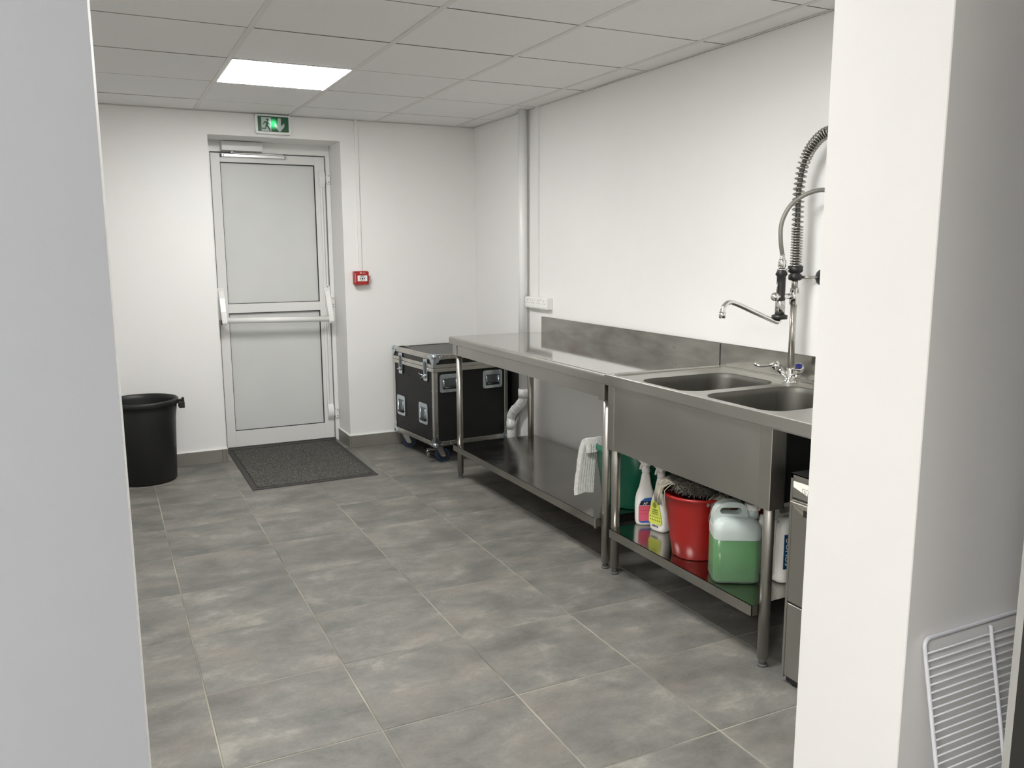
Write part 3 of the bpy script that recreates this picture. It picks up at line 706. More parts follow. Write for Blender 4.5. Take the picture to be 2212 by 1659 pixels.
# top with two bowls: grid-cut plate
def plate_with_holes(x0, x1, y0, y1, z, holes, m_, name, parent):
    bm = bmesh.new(); loops = []
    ov = [bm.verts.new((x, y, z)) for x, y in ((x0, y0), (x1, y0), (x1, y1), (x0, y1))]
    es_ = [bm.edges.new((ov[i], ov[(i+1) % 4])) for i in range(4)]
    for h in holes:
        hv = [bm.verts.new((p[0], p[1], z)) for p in h]; es_ += [bm.edges.new((hv[i], hv[(i+1) % len(hv)])) for i in range(len(hv))]
    bmesh.ops.triangle_fill(bm, use_beauty=True, use_dissolve=False, edges=es_)
    for f_ in bm.faces:
        if f_.normal.z < 0: f_.normal_flip()
    b = B(); me = D.meshes.new('t'); bm.to_mesh(me); bm.free(); b.bm.from_mesh(me); return b
H1 = rrect(-.452, .022, -2.955, -2.612, .085, 7); H2 = rrect(-.452, .022, -3.405, -3.020, .085, 7)
rec = rrect(SF+.030, TB_-.020, SE+.03, TM-.030, .010, 2)
b = plate_with_holes(SF+.028, TB_-.018, SE+.028, TM-.026, ZT-.007, [H1, H2], STEEL, 'x', su)
b.build('drainer_plate', STEEL, su)
# raised rim (frame) round the recessed plate
b = B()
for a in ((SF+.003, SF+.030, SE, TM-.002), (TB_-.020, TB_, SE, TM-.002), (SF+.030, TB_-.020, TM-.028, TM-.002), (SF+.030, TB_-.020, SE, SE+.03)):
    b.box(a[0], a[1], a[2], a[3], ZT-.012, ZT, bev=.003)
b.box(SF, SF+.003, SE, TM-.002, .858, ZT-.002).box(SF, SF+.020, SE, TM-.002, .856, .859)
b.build('raised_rim', STEEL, su)
for Hh in (H1, H2):
    xs_ = [p[0] for p in Hh]; ys_ = [p[1] for p in Hh]; cx_, cy_ = sum(xs_)/len(xs_), sum(ys_)/len(ys_)
    R = []
    for s_, z in ((1.012, ZT-.0065), (1.0, ZT-.009), (.97, ZT-.03), (.955, ZT-.16), (.94, ZT-.255), (.86, ZT-.285), (.15, ZT-.29)):
        R.append([(cx_+(p[0]-cx_)*s_, cy_+(p[1]-cy_)*s_, z) for p in Hh])
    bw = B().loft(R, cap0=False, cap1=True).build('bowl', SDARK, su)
    islands(B().cyl((cx_, cy_, ZT-.292), (cx_, cy_, ZT-.286), .04, 20), 'drain', CHROME, bw)
B().box(TB_, TB_+.016, SE, TM-.004, .880, 1.004, bev=.003).build('upstand', SBACK, su)
B().box(TB_-.001, TB_+.012, TM-.003, TM+.001, .895, 1.0).build('joint_seal', GASK, su)
B().box(-.482, -.478, -3.395, -2.505, .572, .858).build('front_panel', STEEL, su)
lc = B().box(-.488, -.440, -2.508, -2.462, .570, .858, bev=.0015).build('leg_cover', SLEG, su)
B().box(-.488, -.425, -3.450, -3.392, .572, .858, bev=.0015).build('leg_cover', SLEG, su)
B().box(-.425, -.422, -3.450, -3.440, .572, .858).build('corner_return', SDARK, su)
B().box(-.43, .08, -3.412, -3.409, .575, .858).build('side_panel', CASEP, su)  # black here stands in for the deep shade under the worktop
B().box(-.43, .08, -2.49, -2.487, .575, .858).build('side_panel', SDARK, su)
for (x_, y_) in ((LX, -2.484), (LX, -3.418), (.080, -2.50), (.080, -3.418)): leg(su, x_, y_, .858)
sh2 = shelf(su, -.498, .100, -2.500, -3.400, .222, .222, .040)
SZ2 = .222

# ---- pre-rinse tap
tp = thing('pre_rinse_tap', 'tall chrome spray tap with coiled spring hose behind the double sink', 'tap', (.060, -2.965, ZT))
ax_, ay_ = .060, -2.965; zt = ZT-.007
B().lathe([(.030, zt), (.031, zt+.006), (.022, zt+.014), (.017, zt+.030), (.017, zt+.055), (.015, zt+.062)], (ax_, ay_), 24).build('base', CHROME, tp)
# two angled valves
vl = B().tube([(ax_, ay_, zt+.018), (ax_-.018, ay_+.022, zt+.040), (ax_-.034, ay_+.040, zt+.062)], .013, 14).tube([(ax_-.030, ay_+.036, zt+.056), (ax_-.042, ay_+.050, zt+.075)], .018, 16).build('valve', CHROME, tp)
B().tube(smooth_path([(ax_-.040, ay_+.048, zt+.072), (ax_-.055, ay_+.085, zt+.062), (ax_-.065, ay_+.112, zt+.060), (ax_-.072, ay_+.128, zt+.068)], 4), .006, 10, radii=[.011, .008, .006, .005, .005, .005, .006, .006, .007, .007, .008, .008, .007]).build('lever', CHROME, vl)
vr = B().tube([(ax_, ay_, zt+.018), (ax_+.006, ay_-.030, zt+.034), (ax_-.002, ay_-.048, zt+.058)], .015, 14).tube([(ax_, ay_-.044, zt+.052), (ax_-.012, ay_-.056, zt+.075)], .020, 16).build('valve', CHROME, tp)
B().tube([(ax_-.012, ay_-.056, zt+.075), (ax_-.0135, ay_-.0575, zt+.078)], .013, 16).build('blue_cap', mat('blue_cap_plastic', (.01, .012, .12), .3), vr)
B().cyl((ax_, ay_, zt+.055), (ax_, ay_, 1.225), .0125, 18).build('column', SLEG, tp)
b = B().cyl((ax_, ay_, 1.212), (ax_, ay_, 1.278), .018, 18).cyl((ax_, ay_, 1.246), (ax_-.092, ay_, 1.246), .012, 14).cyl((ax_-.068, ay_, 1.255), (ax_-.068, ay_, 1.165), .0115, 14)
b.sphere((ax_-.100, ay_, 1.246), .018, 14).cyl((ax_-.068, ay_, 1.192), (ax_-.068, ay_, 1.222), .016, 14)
mb_ = b.build('mixer_block', CHROME, tp)
pth = smooth_path([(ax_-.068, ay_, 1.165), (ax_-.075, ay_, 1.148), (ax_-.10, ay_, 1.150), (ax_-.20, ay_, 1.188), (ax_-.300, ay_, 1.226), (ax_-.335, ay_, 1.230), (ax_-.358, ay_, 1.212), (ax_-.362, ay_, 1.190)], 6)
B().tube(pth, .0095, 14).build('swing_spout', CHROME, tp)
B().cyl((ax_-.362, ay_, 1.196), (ax_-.362, ay_, 1.172), .0125, 16).build('aerator', CHROME, tp)
B().cyl((ax_, ay_, 1.27), (ax_, ay_, 1.318), .0125, 18).build('upper_column', SLEG, tp)
b = B().lathe([(.020, 1.308), (.026, 1.312), (.026, 1.330), (.018, 1.335), (.026, 1.341), (.029, 1.345), (.029, 1.366)], (ax_, ay_), 18)
clp = b.build('wall_clamp', BLACKP, tp)
B().cyl((ax_+.020, ay_, 1.320), (XR-.012, ay_-.052, 1.320), .006, 12).build('wall_rod', SLEG, clp)
B().lathe([(.002, XR-.016), (.012, XR-.016), (.031, XR-.006), (.031, XR-.0005)], (0, 0), 24, M=Matrix.Translation((0, ay_-.055, 1.320)) @ Matrix.Rotation(PI/2, 4, 'Y')).build('wall_disc', BLACKP, clp)
hx = ax_-.072
b = B()
for zz in (1.352, 1.342): b.tube([(ax_-.02, ay_, zz), (hx+.016, ay_-.008, zz)]+[(hx+.016*math.cos(a), ay_+.016*math.sin(a)-.0, zz) for a in [PI*k/8 for k in range(0, 17)]], .003, 8)
b.build('hook', CHROME, tp)
hs = B().lathe([(.012, 1.155), (.030, 1.157), (.031, 1.172), (.020, 1.176)], (hx, ay_), 22).build('spray_head', BLACKP, tp)
B().lathe([(.019, 1.172), (.019, 1.225), (.015, 1.235)], (hx, ay_), 18).cyl((hx-.006, ay_-.016, 1.205), (hx-.010, ay_-.024, 1.205), .011, 14).build('nozzle_body', mat('satin_chrome', (.55, .55, .54), .25, 1), hs)
gp = B().lathe([(.0165, 1.228), (.019, 1.235), (.0165, 1.245), (.0175, 1.27), (.017, 1.30), (.0175, 1.325), (.024, 1.333), (.017, 1.348), (.012, 1.356)], (hx, ay_), 18).build('grip', BLACKP, tp)
B().tube([(hx-.016, ay_, 1.30), (hx-.022, ay_, 1.285), (hx-.019, ay_, 1.25)], .003, 8).build('trigger', CHROME, gp)
B().lathe([(.013, 1.356), (.013, 1.360), (.0155, 1.362), (.0155, 1.385), (.011, 1.392), (.009, 1.400), (.009, 1.412)], (hx, ay_), 8).build('hose_nut', CHROME, tp)
hose = smooth_path([(hx, ay_, 1.41), (hx-.012, ay_, 1.46), (hx-.012, ay_, 1.53), (hx+.012, ay_-.015, 1.595), (hx+.050, ay_-.045, 1.635), (hx+.070, ay_-.10, 1.652), (hx+.075, ay_-.16, 1.65), (hx+.072, ay_-.22, 1.66), (hx+.072, ay_-.27, 1.70)], 8)
B().tube(hose, .0085, 12).build('spray_hose', mat('grey_braided_hose', (.22, .215, .19), .45, .5, bump=.4, bscale=500), tp)
core = [Vector((ax_, ay_, 1.36)), Vector((ax_, ay_, 1.50)), Vector((ax_, ay_+.003, 1.64)), Vector((ax_, ay_-.001, 1.69)), Vector((ax_, ay_-.014, 1.755)), Vector((ax_, ay_-.050, 1.815)), Vector((ax_, ay_-.110, 1.858)), Vector((ax_, ay_-.175, 1.862)), Vector((ax_, ay_-.225, 1.83)), Vector((ax_, ay_-.255, 1.77)), Vector((ax_, ay_-.268, 1.70))]
cp_ = smooth_path(core, 12)
B().tube(cp_, .0105, 12).build('riser_hose', mat('dark_hose', (.10, .10, .09), .4, .6), tp)
# spring
sp = []; turns_len = [0]
for a, c in zip(cp_, cp_[1:]): turns_len.append(turns_len[-1]+(c-a).length)
LL = turns_len[-1]
def core_at(s_):
    for i in range(len(cp_)-1):
        if turns_len[i+1] >= s_:
            t = (s_-turns_len[i])/max(1e-9, turns_len[i+1]-turns_len[i]); return cp_[i].lerp(cp_[i+1], t), (cp_[i+1]-cp_[i]).normalized()
    return cp_[-1], (cp_[-1]-cp_[-2]).normalized()
s_, ph = 0, 0
while s_ < LL:
    p, tg = core_at(s_); e1_ = Vector((1, 0, 0)); e2_ = tg.cross(e1_).normalized()
    sp.append(p+.0205*(math.cos(ph)*e1_+math.sin(ph)*e2_))
    pitch = .0105 if s_ < .155 else (.0195 if s_ < .42 else .0125)
    ph += 2*PI/14; s_ += pitch/14
B().tube(sp, .0033, 6).build('spring', CHROME2, tp)

# ================================================================== THINGS ON THE LOW SHELVES
# green bucket
gb = thing('green_bucket', 'large dark green plastic bucket on the work table shelf behind the legs', 'bucket', (-.170, -2.240, SHZ))
gc = (-.170, -2.240); z0 = SHZ
B().lathe([(.155, z0+.001), (.163, z0+.006), (.168, z0+.035), (.172, z0+.038), (.186, z0+.155), (.189, z0+.158), (.198, z0+.255), (.203, z0+.262), (.205, z0+.285), (.199, z0+.287), (.195, z0+.262), (.180, z0+.15), (.160, z0+.01)], gc, 48).build('body', GREENP, gb)
a = math.atan2(-.62, -.78)
ex, ey = gc[0]+.200*math.cos(a+.42), gc[1]+.200*math.sin(a+.42)
B().sphere((ex, ey, z0+.225), .016, 12).build('handle_lug', GREENP, gb)
hp = [(gc[0]+.207*math.cos(a+.42+PI*k/16), gc[1]+.207*math.sin(a+.42+PI*k/16), z0+.225-.03*math.sin(PI*k/16)) for k in range(17)]
B().tube(hp, .0025, 6).build('bail', ZINC, gb)
# ribbed cloth
def cloth():
    b = B(); phi = math.atan2(.36, -.86); rad = Vector((math.cos(phi), math.sin(phi), 0)); tan = Vector((-.84, -.10, 0)).normalized()
    ctr = Vector((gc[0], gc[1], 0))
    path = [(.190, z0+.245), (.192, z0+.282), (.203, z0+.304), (.217, z0+.296), (.228, z0+.24), (.232, z0+.17), (.236, z0+.10), (.234, z0+.050)]
    P = smooth_path([(p[0], 0, p[1]) for p in path], 12); nu, nw = len(P), 44
    def sheet(off):
        rows = []
        for i, p in enumerate(P):
            t = i/(nu-1); sl = .030*max(0, t-.45)
            q0 = P[max(i-1, 0)]; q1 = P[min(i+1, nu-1)]; d = (q1-q0).normalized(); nx, nz = d.z, -d.x
            row = []
            for j in range(nw+1):
                wv = (j/nw-.5)*(.094 + .006*math.sin(9*t))
                rib = .0028*math.cos(wv*2*PI/.0145)
                nzv = noise.noise(Vector((wv*160, t*70, off)))*.0018+noise.noise(Vector((wv*30, t*9, off+5)))*.004
                o_ = off*(.009)+(rib+nzv)*(1 if off > 0 else .3)
                rr = p.x-(o_*nx)*-1; zz = p.z+o_*nz*-1 if False else p.z - o_*nz*-1*-1
                rr = p.x + o_*abs(1)*(-nx); zz = p.z + o_*(-nz)
                taper = (0 if t < .985 else -.010*(abs(wv)/.05))
                row.append(ctr+rad*(rr + .012)+tan*(wv+sl)+Vector((0, 0, zz+taper+ .25*wv*max(0, t-.8))))
            rows.append(row)
        return rows
    A_ = sheet(1); Z_ = sheet(-1); bm = bmesh.new()
    va = [[bm.verts.new(p) for p in r] for r in A_]; vz = [[bm.verts.new(p) for p in r] for r in Z_]
    for V, fl_ in ((va, False), (vz, True)):
        for i in range(nu-1):
            for j in range(nw):
                q = (V[i][j], V[i][j+1], V[i+1][j+1], V[i+1][j]); f_ = bm.faces.new(q if not fl_ else q[::-1]); f_.smooth = True
    for i in range(nu-1):
        bm.faces.new((va[i][0], va[i+1][0], vz[i+1][0], vz[i][0])); bm.faces.new((va[i][nw], vz[i][nw], vz[i+1][nw], va[i+1][nw]))
    for j in range(nw):
        bm.faces.new((va[0][j], vz[0][j], vz[0][j+1], va[0][j+1])); bm.faces.new((va[-1][j], va[-1][j+1], vz[-1][j+1], vz[-1][j]))
    b._add(bm); return b.build('floor_cloth', CLOTHM)
ct = cloth(); tag(base(ct, (gc[0]-.14, gc[1]+.13, z0+.30)), 'white ribbed cotton cloth hanging over the rim of the green bucket', 'cloth')

# spray bottles
def bottle_ring(w, d, z, n=24, p=3.2):
    R = []
    for k in range(n):
        a = 2*PI*k/n; ca, sa = math.cos(a), math.sin(a)
        R.append((math.copysign(abs(ca)**(2/p), ca)*d, math.copysign(abs(sa)**(2/p), sa)*w, z))
    return R
def spray_bottle(name, label, loc, rz, hr=0):
    t = thing(name, label, 'bottle', loc, rz, group='white spray bottles under the sink')
    R = [bottle_ring(w, d, z) for w, d, z in ((.036, .024, .0005), (.042, .029, .006), (.044, .031, .02), (.045, .031, .09), (.043, .030, .118), (.038, .027, .142), (.029, .023, .165), (.024, .020, .185), (.020, .019, .210), (.016, .016, .228), (.014, .014, .238))]
    B().loft(R).build('body', WBOT, t, local=True)
    B().lathe([(.016, .234), (.018, .238), (.018, .254), (.013, .262)], (0, 0), 20).build('collar', WBOT, t, local=True)
    hd = B().prism([(-.016, .243), (.014, .243), (.016, .256), (.052, .262), (.056, .270), (.055, .280), (.044, .284), (-.020, .284), (-.034, .272), (-.036, .262), (-.018, .256)], 'y', -.011, .011, bev=.003, M=Matrix.Translation((0, 0, .018)) @ Matrix.Rotation(PI/2-hr, 4, 'Z')).build('trigger_head', WBOT, t, local=True)
    B().prism([(.020, .258), (.030, .258), (.036, .236), (.044, .222), (.038, .220), (.028, .236)], 'y', -.006, .006, bev=.002, M=Matrix.Translation((0, 0, .018)) @ Matrix.Rotation(PI/2-hr, 4, 'Z')).build('trigger', WBOT, hd, local=True)
    return t
def lab(t, name, pts, m_, dx=-.0322, th=.0006): return B().prism(pts, 'x', dx-th, dx+.004).build(name, m_, t, local=True)
s1 = spray_bottle('spray_bottle', 'white spray bottle with pink and blue label, nearest the left sink leg', (-.318, -2.515, SZ2), math.radians(68), math.radians(68))
lb = lab(s1, 'label', [(-.036, .020), (-.030, .014), (.026, .014), (.036, .024), (.037, .088), (.034, .092), (-.037, .092)], LPINK)
lab(s1, 'label_border', [(-.038, .013), (.030, .011), (.038, .022), (.0385, .090), (.030, .116), (.010, .130), (-.020, .132), (-.038, .128)], WLAB, -.0318)
lab(s1, 'label_foot', [(-.036, .022), (-.034, .0135), (.026, .0135), (.035, .022)], LBLUE, -.0327)
lab(s1, 'label_band', [(-.037, .094), (.034, .094), (.027, .113), (-.037, .113)], LNAVY)
lab(s1, 'label_arc', [(-.037, .113), (.027, .113), (.010, .126), (-.020, .129), (-.037, .126)], LBLUE)
Mx = Matrix.Translation((-.0336, .006, .102)) @ Matrix(((0, 0, -1, 0), (-1, 0, 0, 0), (0, 1, 0, 0), (0, 0, 0, 1)))
text_mesh('lettering', 'AF', .017, Mx, WLAB, s1, local=True)
lab(s1, 'label_lines', [(-.030, .070), (.030, .070), (.030, .071), (-.030, .071)], mat('dark_pink_print', (.4, .04, .08), .5), -.0328)
lab(s1, 'label_lines', [(-.030, .054), (.030, .054), (.030, .055), (-.030, .055)], mat('dark_pink_print', (.4, .04, .08), .5), -.0328)
s2 = spray_bottle('spray_bottle', 'white spray bottle with yellow-green label, in front of the pink labelled one', (-.312, -2.620, SZ2), math.radians(10), math.radians(10))
lab(s2, 'label', [(.036, .040), (.030, .034), (-.030, .034), (-.037, .044), (-.034, .070), (-.022, .120), (-.006, .142), (.008, .142), (.024, .120), (.036, .075)], LYEL)
lab(s2, 'emblem', [(p[0]*.8+.003, p[1]) for p in circ(.0, .118, .014)], LOLIVE, -.0326)
for zz, w_ in ((.097, .012), (.088, .014), (.079, .017), (.066, .028), (.052, .026)):
    b_ = B(); n_ = 5 if zz > .07 else 6
    for k in range(n_):
        y = -w_+2*w_*k/(n_-1); b_.prism([(y-.0022, zz-.003), (y+.0018, zz-.003), (y+.0018, zz+.003), (y-.0022, zz+.003)], 'x', -.0334, -.0322)
    b_.build('printed_text', mat('dark_olive_print', (.06, .065, .02), .5), s2, local=True)
text_mesh('lettering', 'ANIOS', .013, Matrix.Translation((-.0322, .0, .025)) @ Matrix(((0, 0, -1, 0), (-1, 0, 0, 0), (0, 1, 0, 0), (0, 0, 0, 1))), BLK, s2, local=True)
s3 = spray_bottle('spray_bottle', 'plain white spray bottle half hidden behind the yellow-green labelled one', (-.205, -2.655, SZ2), math.radians(-15))
cn = thing('white_canister', 'white plastic canister standing behind the red bucket at the back of the shelf', 'canister', (-.06, -2.66, SZ2))
R = [[(-.06+p[0], -2.66+p[1], SZ2+z) for p in rrect(-w_, w_, -w_, w_, .02, 3)] for w_, z in ((.055, .001), (.060, .01), (.060, .17), (.05, .195), (.022, .21), (.022, .225))]
B().loft(R).build('body', WBOT, cn); B().cyl((-.06, -2.66, SZ2+.222), (-.06, -2.66, SZ2+.245), .026, 18).build('cap', WBOT, cn)

# red buckets
def bucket(name, label, c_, z0, m_, h=.262, rt_=.135, rb=.089):
    t = thing(name, label, 'bucket', (c_[0], c_[1], z0))
    B().lathe([(rb-.006, z0+.001), (rb, z0+.005), (rb+.012, z0+.08), (rt_-.010, z0+h-.020), (rt_-.008, z0+h-.014), (rt_, z0+h-.012), (rt_+.003, z0+h-.004), (rt_, z0+h), (rt_-.008, z0+h), (rt_-.012, z0+h-.02), (rb+.008, z0+.08), (rb-.008, z0+.012)], c_, 44).build('body', m_, t)
    return t
rb_ = bucket('red_bucket', 'bright red plastic bucket holding a dark string mop, on the shelf under the sink', (-.358, -2.915), SZ2, RED)
ang = math.radians(205)
st = [(.131*math.cos(ang+d)-.352, .131*math.sin(ang+d)-2.925, SZ2+.215) for d in (-.08, .08)]
a0 = math.radians(167)
R0 = .1245
B().loft([[(-.352+(R0+dr)*math.cos(a0+da)*(1-.0), -2.925+(R0+dr)*math.sin(a0+da), SZ2+zz) for da in (-.09, .09)]+[(-.352+(R0+dr+.001)*math.cos(a0+da), -2.925+(R0+dr+.001)*math.sin(a0+da), SZ2+zz) for da in (.09, -.09)] for dr, zz in ((-.003, .185), (.0025, .228))], smooth=False).build('sticker', WLAB, rb_)
rb2 = bucket('red_bucket', 'dark red bucket at the back of the shelf, mostly hidden behind the mops', (-.085, -2.960), SZ2, REDD, h=.30, rt_=.13)
# mops
MOPD = mat('dirty_grey_mop_cotton', (.075, .070, .056), .95, var=.5, vscale=40)
MOPL = mat('light_beige_mop_ends', (.25, .23, .185), .95, var=.3, vscale=40)
def strand(bm_b, pts, r): bm_b.tube(pts, r, 4)
def mop(name, label, c, r, h, n, ends, seed):
    rnd = random.Random(seed); t = thing(name, label, 'mop', c)
    b = B(); b.sphere(c, 1, 20, (r*.86, r*.86, h*.80)); b.build('core', mat('mop_core', (.05, .047, .04), .95), t)
    b = B()
    for k in range(n):
        a = rnd.uniform(0, 2*PI); ph = math.acos(rnd.uniform(-.15, .98)); d = Vector((math.cos(a)*math.sin(ph), math.sin(a)*math.sin(ph), math.cos(ph)))
        p = Vector(c)+Vector((d.x*r*.85, d.y*r*.85, d.z*h*.78)); tg = Vector((rnd.uniform(-1, 1), rnd.uniform(-1, 1), rnd.uniform(-1, .6))).normalized()
        L_ = rnd.uniform(.014, .032); q = p+tg*L_*.4+d*rnd.uniform(.006, .016); e_ = p+tg*L_+d*rnd.uniform(-.004, .012)
        pts = [p-tg*L_*.5, p+d*.010, q, e_]; b.tube(pts, .0021, 4)
    b.build('strands', MOPD, t, kind='stuff')
    if ends:
        b = B()
        for k in range(ends[0]):
            u = rnd.gauss(0, .30); P_ = []
            for i, (rr, zz) in enumerate(ends[2]):
                aa = ends[1]+u*ends[3]*(1+.15*i)+rnd.uniform(-.02, .02)
                P_.append((ends[4][0]+(rr+rnd.uniform(-.004, .004))*math.cos(aa), ends[4][1]+(rr+rnd.uniform(-.004, .004))*math.sin(aa), zz+rnd.uniform(-.004, .004)))
            b.tube(P_, .0021, 4)
        b.build('loose_ends', MOPL, t, kind='stuff')
    return t
zr = SZ2+.262
mop('mop_head', 'dark grey string mop head heaped in the bright red bucket', (-.345, -2.915, zr+.022), .118, .062, 2600,
    (90, math.radians(148), ((.09, zr+.035), (.13, zr+.042), (.160, zr+.026), (.172, zr-.012), (.172, zr-.040)), .62, (-.352, -2.925)), 3)
mop('mop_head', 'shaggy dark mop head behind the green jerrycan, ends trailing over the bucket rim', (-.215, -3.050, zr-.008), .098, .058, 2000, None, 5)
tt = D.objects['mop_head.001']; b = B(); rnd = random.Random(9)
for k in range(60):
    u = rnd.uniform(-1, 1); x0_ = -.30+u*.02; y0_ = -3.02-u*.012
    pts = [(-.27+rnd.uniform(-.02, .02), -3.03+rnd.uniform(-.02, .02), zr+.018+rnd.uniform(-.006, .01)), (x0_-.03, y0_-.02, zr+.016), (x0_-.058+u*.006, y0_-.045-u*.01, zr-.006), (x0_-.070+u*.010, y0_-.056-u*.012, zr-.040-rnd.uniform(0, .012)), (x0_-.072+u*.014, y0_-.058-u*.016, zr-.062-rnd.uniform(0, .02))]
    b.tube(pts, .0021, 4)
for k in range(14):
    u = rnd.uniform(0, 1); b.tube([(-.34+.03*u, -3.02+.01*u, zr+.012), (-.375+.02*u, -3.035, zr+.014), (-.405+.03*u+rnd.uniform(-.006, .006), -3.035+rnd.uniform(-.006, .006), zr-.004), (-.412+.03*u, -3.04+rnd.uniform(-.01, .01), zr-.022)], .0019, 4)
b.build('loose_ends', MOPL, tt, kind='stuff')

# green jerrycan (local frame: x = width away to the right, y = depth away from camera)
def jerry(name, label, loc, rz, w_, d_, h_, shell, liquid=None):
    t = thing(name, label, 'jerrycan', loc, rz)
    def ring(x0, x1, y0, y1, r, z): return [(p[0], p[1], z) for p in rrect(x0, x1, y0, y1, r, 5)]
    hb_ = h_*.80
    R = [ring(.012, w_-.012, .012, d_-.012, .02, .0006), ring(.003, w_-.003, .003, d_-.003, .026, .006), ring(0, w_, 0, d_, .028, .016), ring(.001, w_-.001, .001, d_-.001, .028, h_*.55), ring(0, w_, 0, d_, .028, h_*.66),
         ring(.004, w_-.004, .006, d_-.006, .028, h_*.74), ring(.020, w_-.020, .020, d_-.020, .028, h_*.795), ring(.038, w_-.04, .032, d_-.032, .024, h_*.81)]
    if liquid: R.insert(4, ring(.001, w_-.001, .001, d_-.001, .028, .168)); R.sort(key=lambda q: q[0][2])
    body_ = B().loft(R).build('body', [shell, SHELL2] if liquid else shell, t, local=True)
    if liquid:
        for p_ in body_.data.polygons:
            if p_.center.z > .169 and p_.center.z < 9: p_.material_index = 1
    # handle: flattened hoop over the left two thirds
    yc = d_/2
    out = smooth_path_2d([(.004, h_*.66), (.001, h_*.80), (.012, h_*.91), (.036, h_*.98), (w_*.40, h_*.995), (w_*.60, h_*.98), (w_*.70, h_*.92), (w_*.74, h_*.83), (w_*.80, h_*.77)])+[(w_*.80, h_*.66)]
    inn = rrect(.026, w_*.60, h_*.845, h_*.925, .011, 4)
    bm = bmesh.new(); ed = []
    for P in (out, inn):
        vs = [bm.verts.new((p[0], yc-.024, p[1])) for p in P]; ed += [bm.edges.new((vs[i], vs[(i+1) % len(vs)])) for i in range(len(vs))]
    bmesh.ops.triangle_fill(bm, use_beauty=True, use_dissolve=False, edges=ed)
    r_ = bmesh.ops.extrude_face_region(bm, geom=list(bm.faces)); bmesh.ops.translate(bm, vec=(0, .048, 0), verts=[v for v in r_['geom'] if isinstance(v, bmesh.types.BMVert)])
    b = B(); b._add(bm); hd = b.build('handle', SHELL2 if liquid else shell, t, local=True)
    cxp = w_*.86
    B().cyl((cxp, yc, h_*.78), (cxp, yc, h_*.90), .022, 20).build('neck', SHELL2 if liquid else shell, t, local=True)
    b = B().cyl((cxp, yc, h_*.885), (cxp, yc, h_*.965), .027, 24)
    for k in range(24): a = 2*PI*k/24; b.box(-.0012, .0012, .026, .0285, h_*.89, h_*.96, M=Matrix.Translation((cxp, yc, 0)) @ Matrix.Rotation(a, 4, 'Z'))
    b.build('cap', WBOT, t, local=True)
    if liquid:
        o_ = .0025; lz = .168
        R = [ring(.014, w_-.014, .014, d_-.014, .02, .003), ring(o_+.003, w_-o_-.003, o_+.003, d_-o_-.003, .025, .009), ring(o_, w_-o_, o_, d_-o_, .026, .018), ring(o_, w_-o_, o_, d_-o_, .026, lz)]
        B().loft(R).build('liquid', LIQ, t, local=True)
    return t
def smooth_path_2d(P): return [(q.x, q.z) for q in smooth_path([(p[0], 0, p[1]) for p in P], 5)]
jr = jerry('green_jerrycan', 'translucent jerrycan two thirds full of green liquid, beside the right sink leg', (-.497, -3.196, SZ2), math.atan2(-.49, .87), .172, .140, .300, SHELL, True)
wj = jerry('white_jerrycan', 'opaque white jerrycan with a blue label between the sink leg and the dishwasher', (-.285, -3.316, SZ2), 0, .19, .150, .300, WBOT)
b = B()
for yy in (.045, .085, .12): b.tube([(-.001, yy, .03), (-.002, yy, .20), (.012, yy, .232)], .010, 8)
islands(b, 'moulded_ribs', WBOT, wj, local=True)
B().box(.010, .075, -.0012, .004, .060, .190).build('label', mat('dark_blue_label', (.004, .055, .14), .4), wj, local=True)
text_mesh('lettering', 'SOUOC', .030, Matrix.Translation((.026, -.0016, .125)) @ Matrix(((0, -1, 0, 0), (0, 0, -1, 0), (1, 0, 0, 0), (0, 0, 0, 1))), WLAB, wj, local=True)

# ================================================================== DISHWASHER
dw = thing('dishwasher', 'stainless undercounter dishwasher partly hidden by the white wall at right', 'dishwasher', (-.17, -3.83, 0))
XD = -.475; Y1 = -3.528; Y0 = -4.120
body_ = B().box(XD+.004, .10, Y0, Y1, .030, .718, bev=.001).build('cabinet', STEEL, dw)
islands(B().box(XD, XD+.006, Y0, Y0+.012, .022, .722).box(XD, XD+.006, Y1-.010, Y1, .022, .722).box(XD, XD+.006, Y0, Y1, .706, .722), 'edge_frame', STEEL, dw)
B().box(XD, .10, Y0, Y1, .718, .723).build('lid', mat('black_worktop', (.02, .02, .02), .3), dw)
B().box(XD-.001, XD+.006, Y0+.012, Y1-.012, .645, .702).build('fascia', STEEL, dw)
n = 14; arc = [(Y1-.014-(Y1-Y0-.03)*i/n, .678-.085*math.sin(PI*.5*min(1, i/n*1.6))*(i/n)**.8*1.6 if False else .679-.16*(i/n)*(1-.55*i/n)) for i in range(n+1)]
arc = [(a[0], max(a[1], .648)) for a in arc]
cpn = B().prism([(Y1-.014, .698), (Y0+.016, .698)]+[(a[0], a[1]) for a in arc[::-1]], 'x', XD-.0025, XD).build('control_panel', FRWHITE, dw)
ic = B()
yi = Y1-.056
for (a, c) in (((yi+.003, .682), (yi-.022, .682)), ((yi+.003, .682), (yi, .662)), ((yi, .662), (yi-.019, .662)), ((yi-.022, .682), (yi-.019, .662)), ((yi-.006, .678), (yi-.006, .666)), ((yi-.012, .678), (yi-.012, .666))):
    ic.cyl((XD-.003, a[0], a[1]), (XD-.003, c[0], c[1]), .0006, 6)
ic.build('basket_symbol', DGREY, cpn)
dd = B().box(XD-.002, XD+.006, Y0+.012, Y1-.012, .292, .637, bev=.001).build('door', STEEL, dw)
n = 12; crv = [(Y1-.014-.30*(i/n)**1.35, .634-.072*math.sin(PI/2*i/n)) for i in range(n+1)]
B().prism([(Y1-.014, .635)]+crv+[(Y1-.314, .635)], 'x', XD-.016, XD-.002, bev=.002).build('handle', mat('bright_handle_lip', (.72, .68, .62), .3, 1), dd)
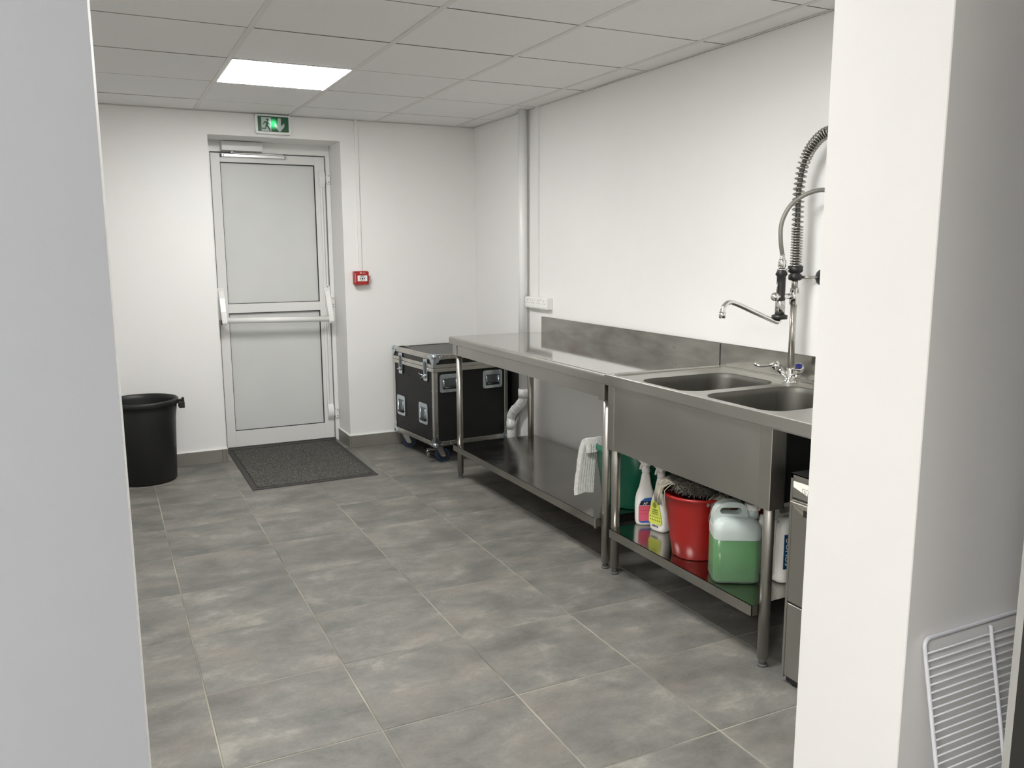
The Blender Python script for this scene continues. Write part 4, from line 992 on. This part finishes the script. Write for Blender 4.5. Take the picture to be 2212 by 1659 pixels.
B().box(XD-.017, XD-.010, Y1-.22, Y1-.075, .598, .620).build('grip_recess', GASK, dd)
B().box(XD-.001, XD+.006, Y0+.012, Y1-.012, .030, .284, bev=.001).build('kick_panel', STEEL, dw)
islands(B().box(XD+.002, XD+.006, Y0+.012, Y1-.012, .284, .292).box(XD+.002, XD+.006, Y0+.012, Y1-.012, .637, .645), 'shadow_gap', GASK, dw)
b = B()
for x_ in (XD+.03, .06):
    for y_ in (Y0+.04, Y1-.04): b.cyl((x_, y_, 0), (x_, y_, .031), .018, 12)
b.box(XD+.01, .09, Y0+.01, Y1-.012, .008, .030)
islands(b, 'plinth', GASK, dw)

# ================================================================== NEAR ROOM THINGS
# wire rack leaning against the near face of the wall
LN = math.radians(11.2); rk = thing('wire_rack', 'white plastic-coated wire shelf leaning upright against the near wall', 'rack', (-1.300, YN-.168, 0))
RL = .832
def rp(xx, s_, off=0): return (xx, YN-.168+s_*math.sin(LN)-off*math.cos(LN)*1.0, s_*math.cos(LN)+off*math.sin(LN)*-1.0+.004)
x0_, x1_ = -1.291, -.840
B().tube([rp(q[0], q[1]) for q in rrect(x0_, x1_, 0, RL, .013, 6)], .0036, 10, closed=True).build('frame', RACKM, rk)
for xx in (-1.137, -1.0): B().tube([rp(xx, .0, .0065), rp(xx, RL-.004, .0065)], .0032, 8).build('support_bar', RACKM, rk)
wm = None; s_ = RL-.021
base_m = None
while s_ > .02:
    if base_m is None:
        o = B().tube([(x0_+.300+1.0, 0, 0), (x1_+1.0+.3, 0, 0)], .0014, 6).build('wire', RACKM); base_m = o.data; base_m.transform(Matrix.Translation((-.3, 0, 0)))
        o.parent = rk
    else:
        o = D.objects.new('wire', base_m); COL.objects.link(o); o.parent = rk
    p = rp(0, s_, .003); o.location = (0+1.3-1.0, p[1]-(YN-.168), p[2])
    s_ -= .0125
# fridge
fg = thing('upright_fridge', 'tall dark appliance at the right edge, standing in front of the near wall', 'fridge', (-1.05, -5.2, 0))
FX = -1.413
B().box(FX, FX+.70, -5.50, -4.85, .02, 2.0).build('cabinet', FRIDGE, fg)
B().box(FX-.0005, FX+.004, -4.8585, -4.848, .03, 2.0, bev=.001).build('edge_trim', FRTRIM, fg)
b = B()
for x_ in (FX+.05, FX+.65):
    for y_ in (-5.45, -4.90): b.cyl((x_, y_, 0), (x_, y_, .022), .02, 12)
islands(b, 'foot', BLACKP, fg)
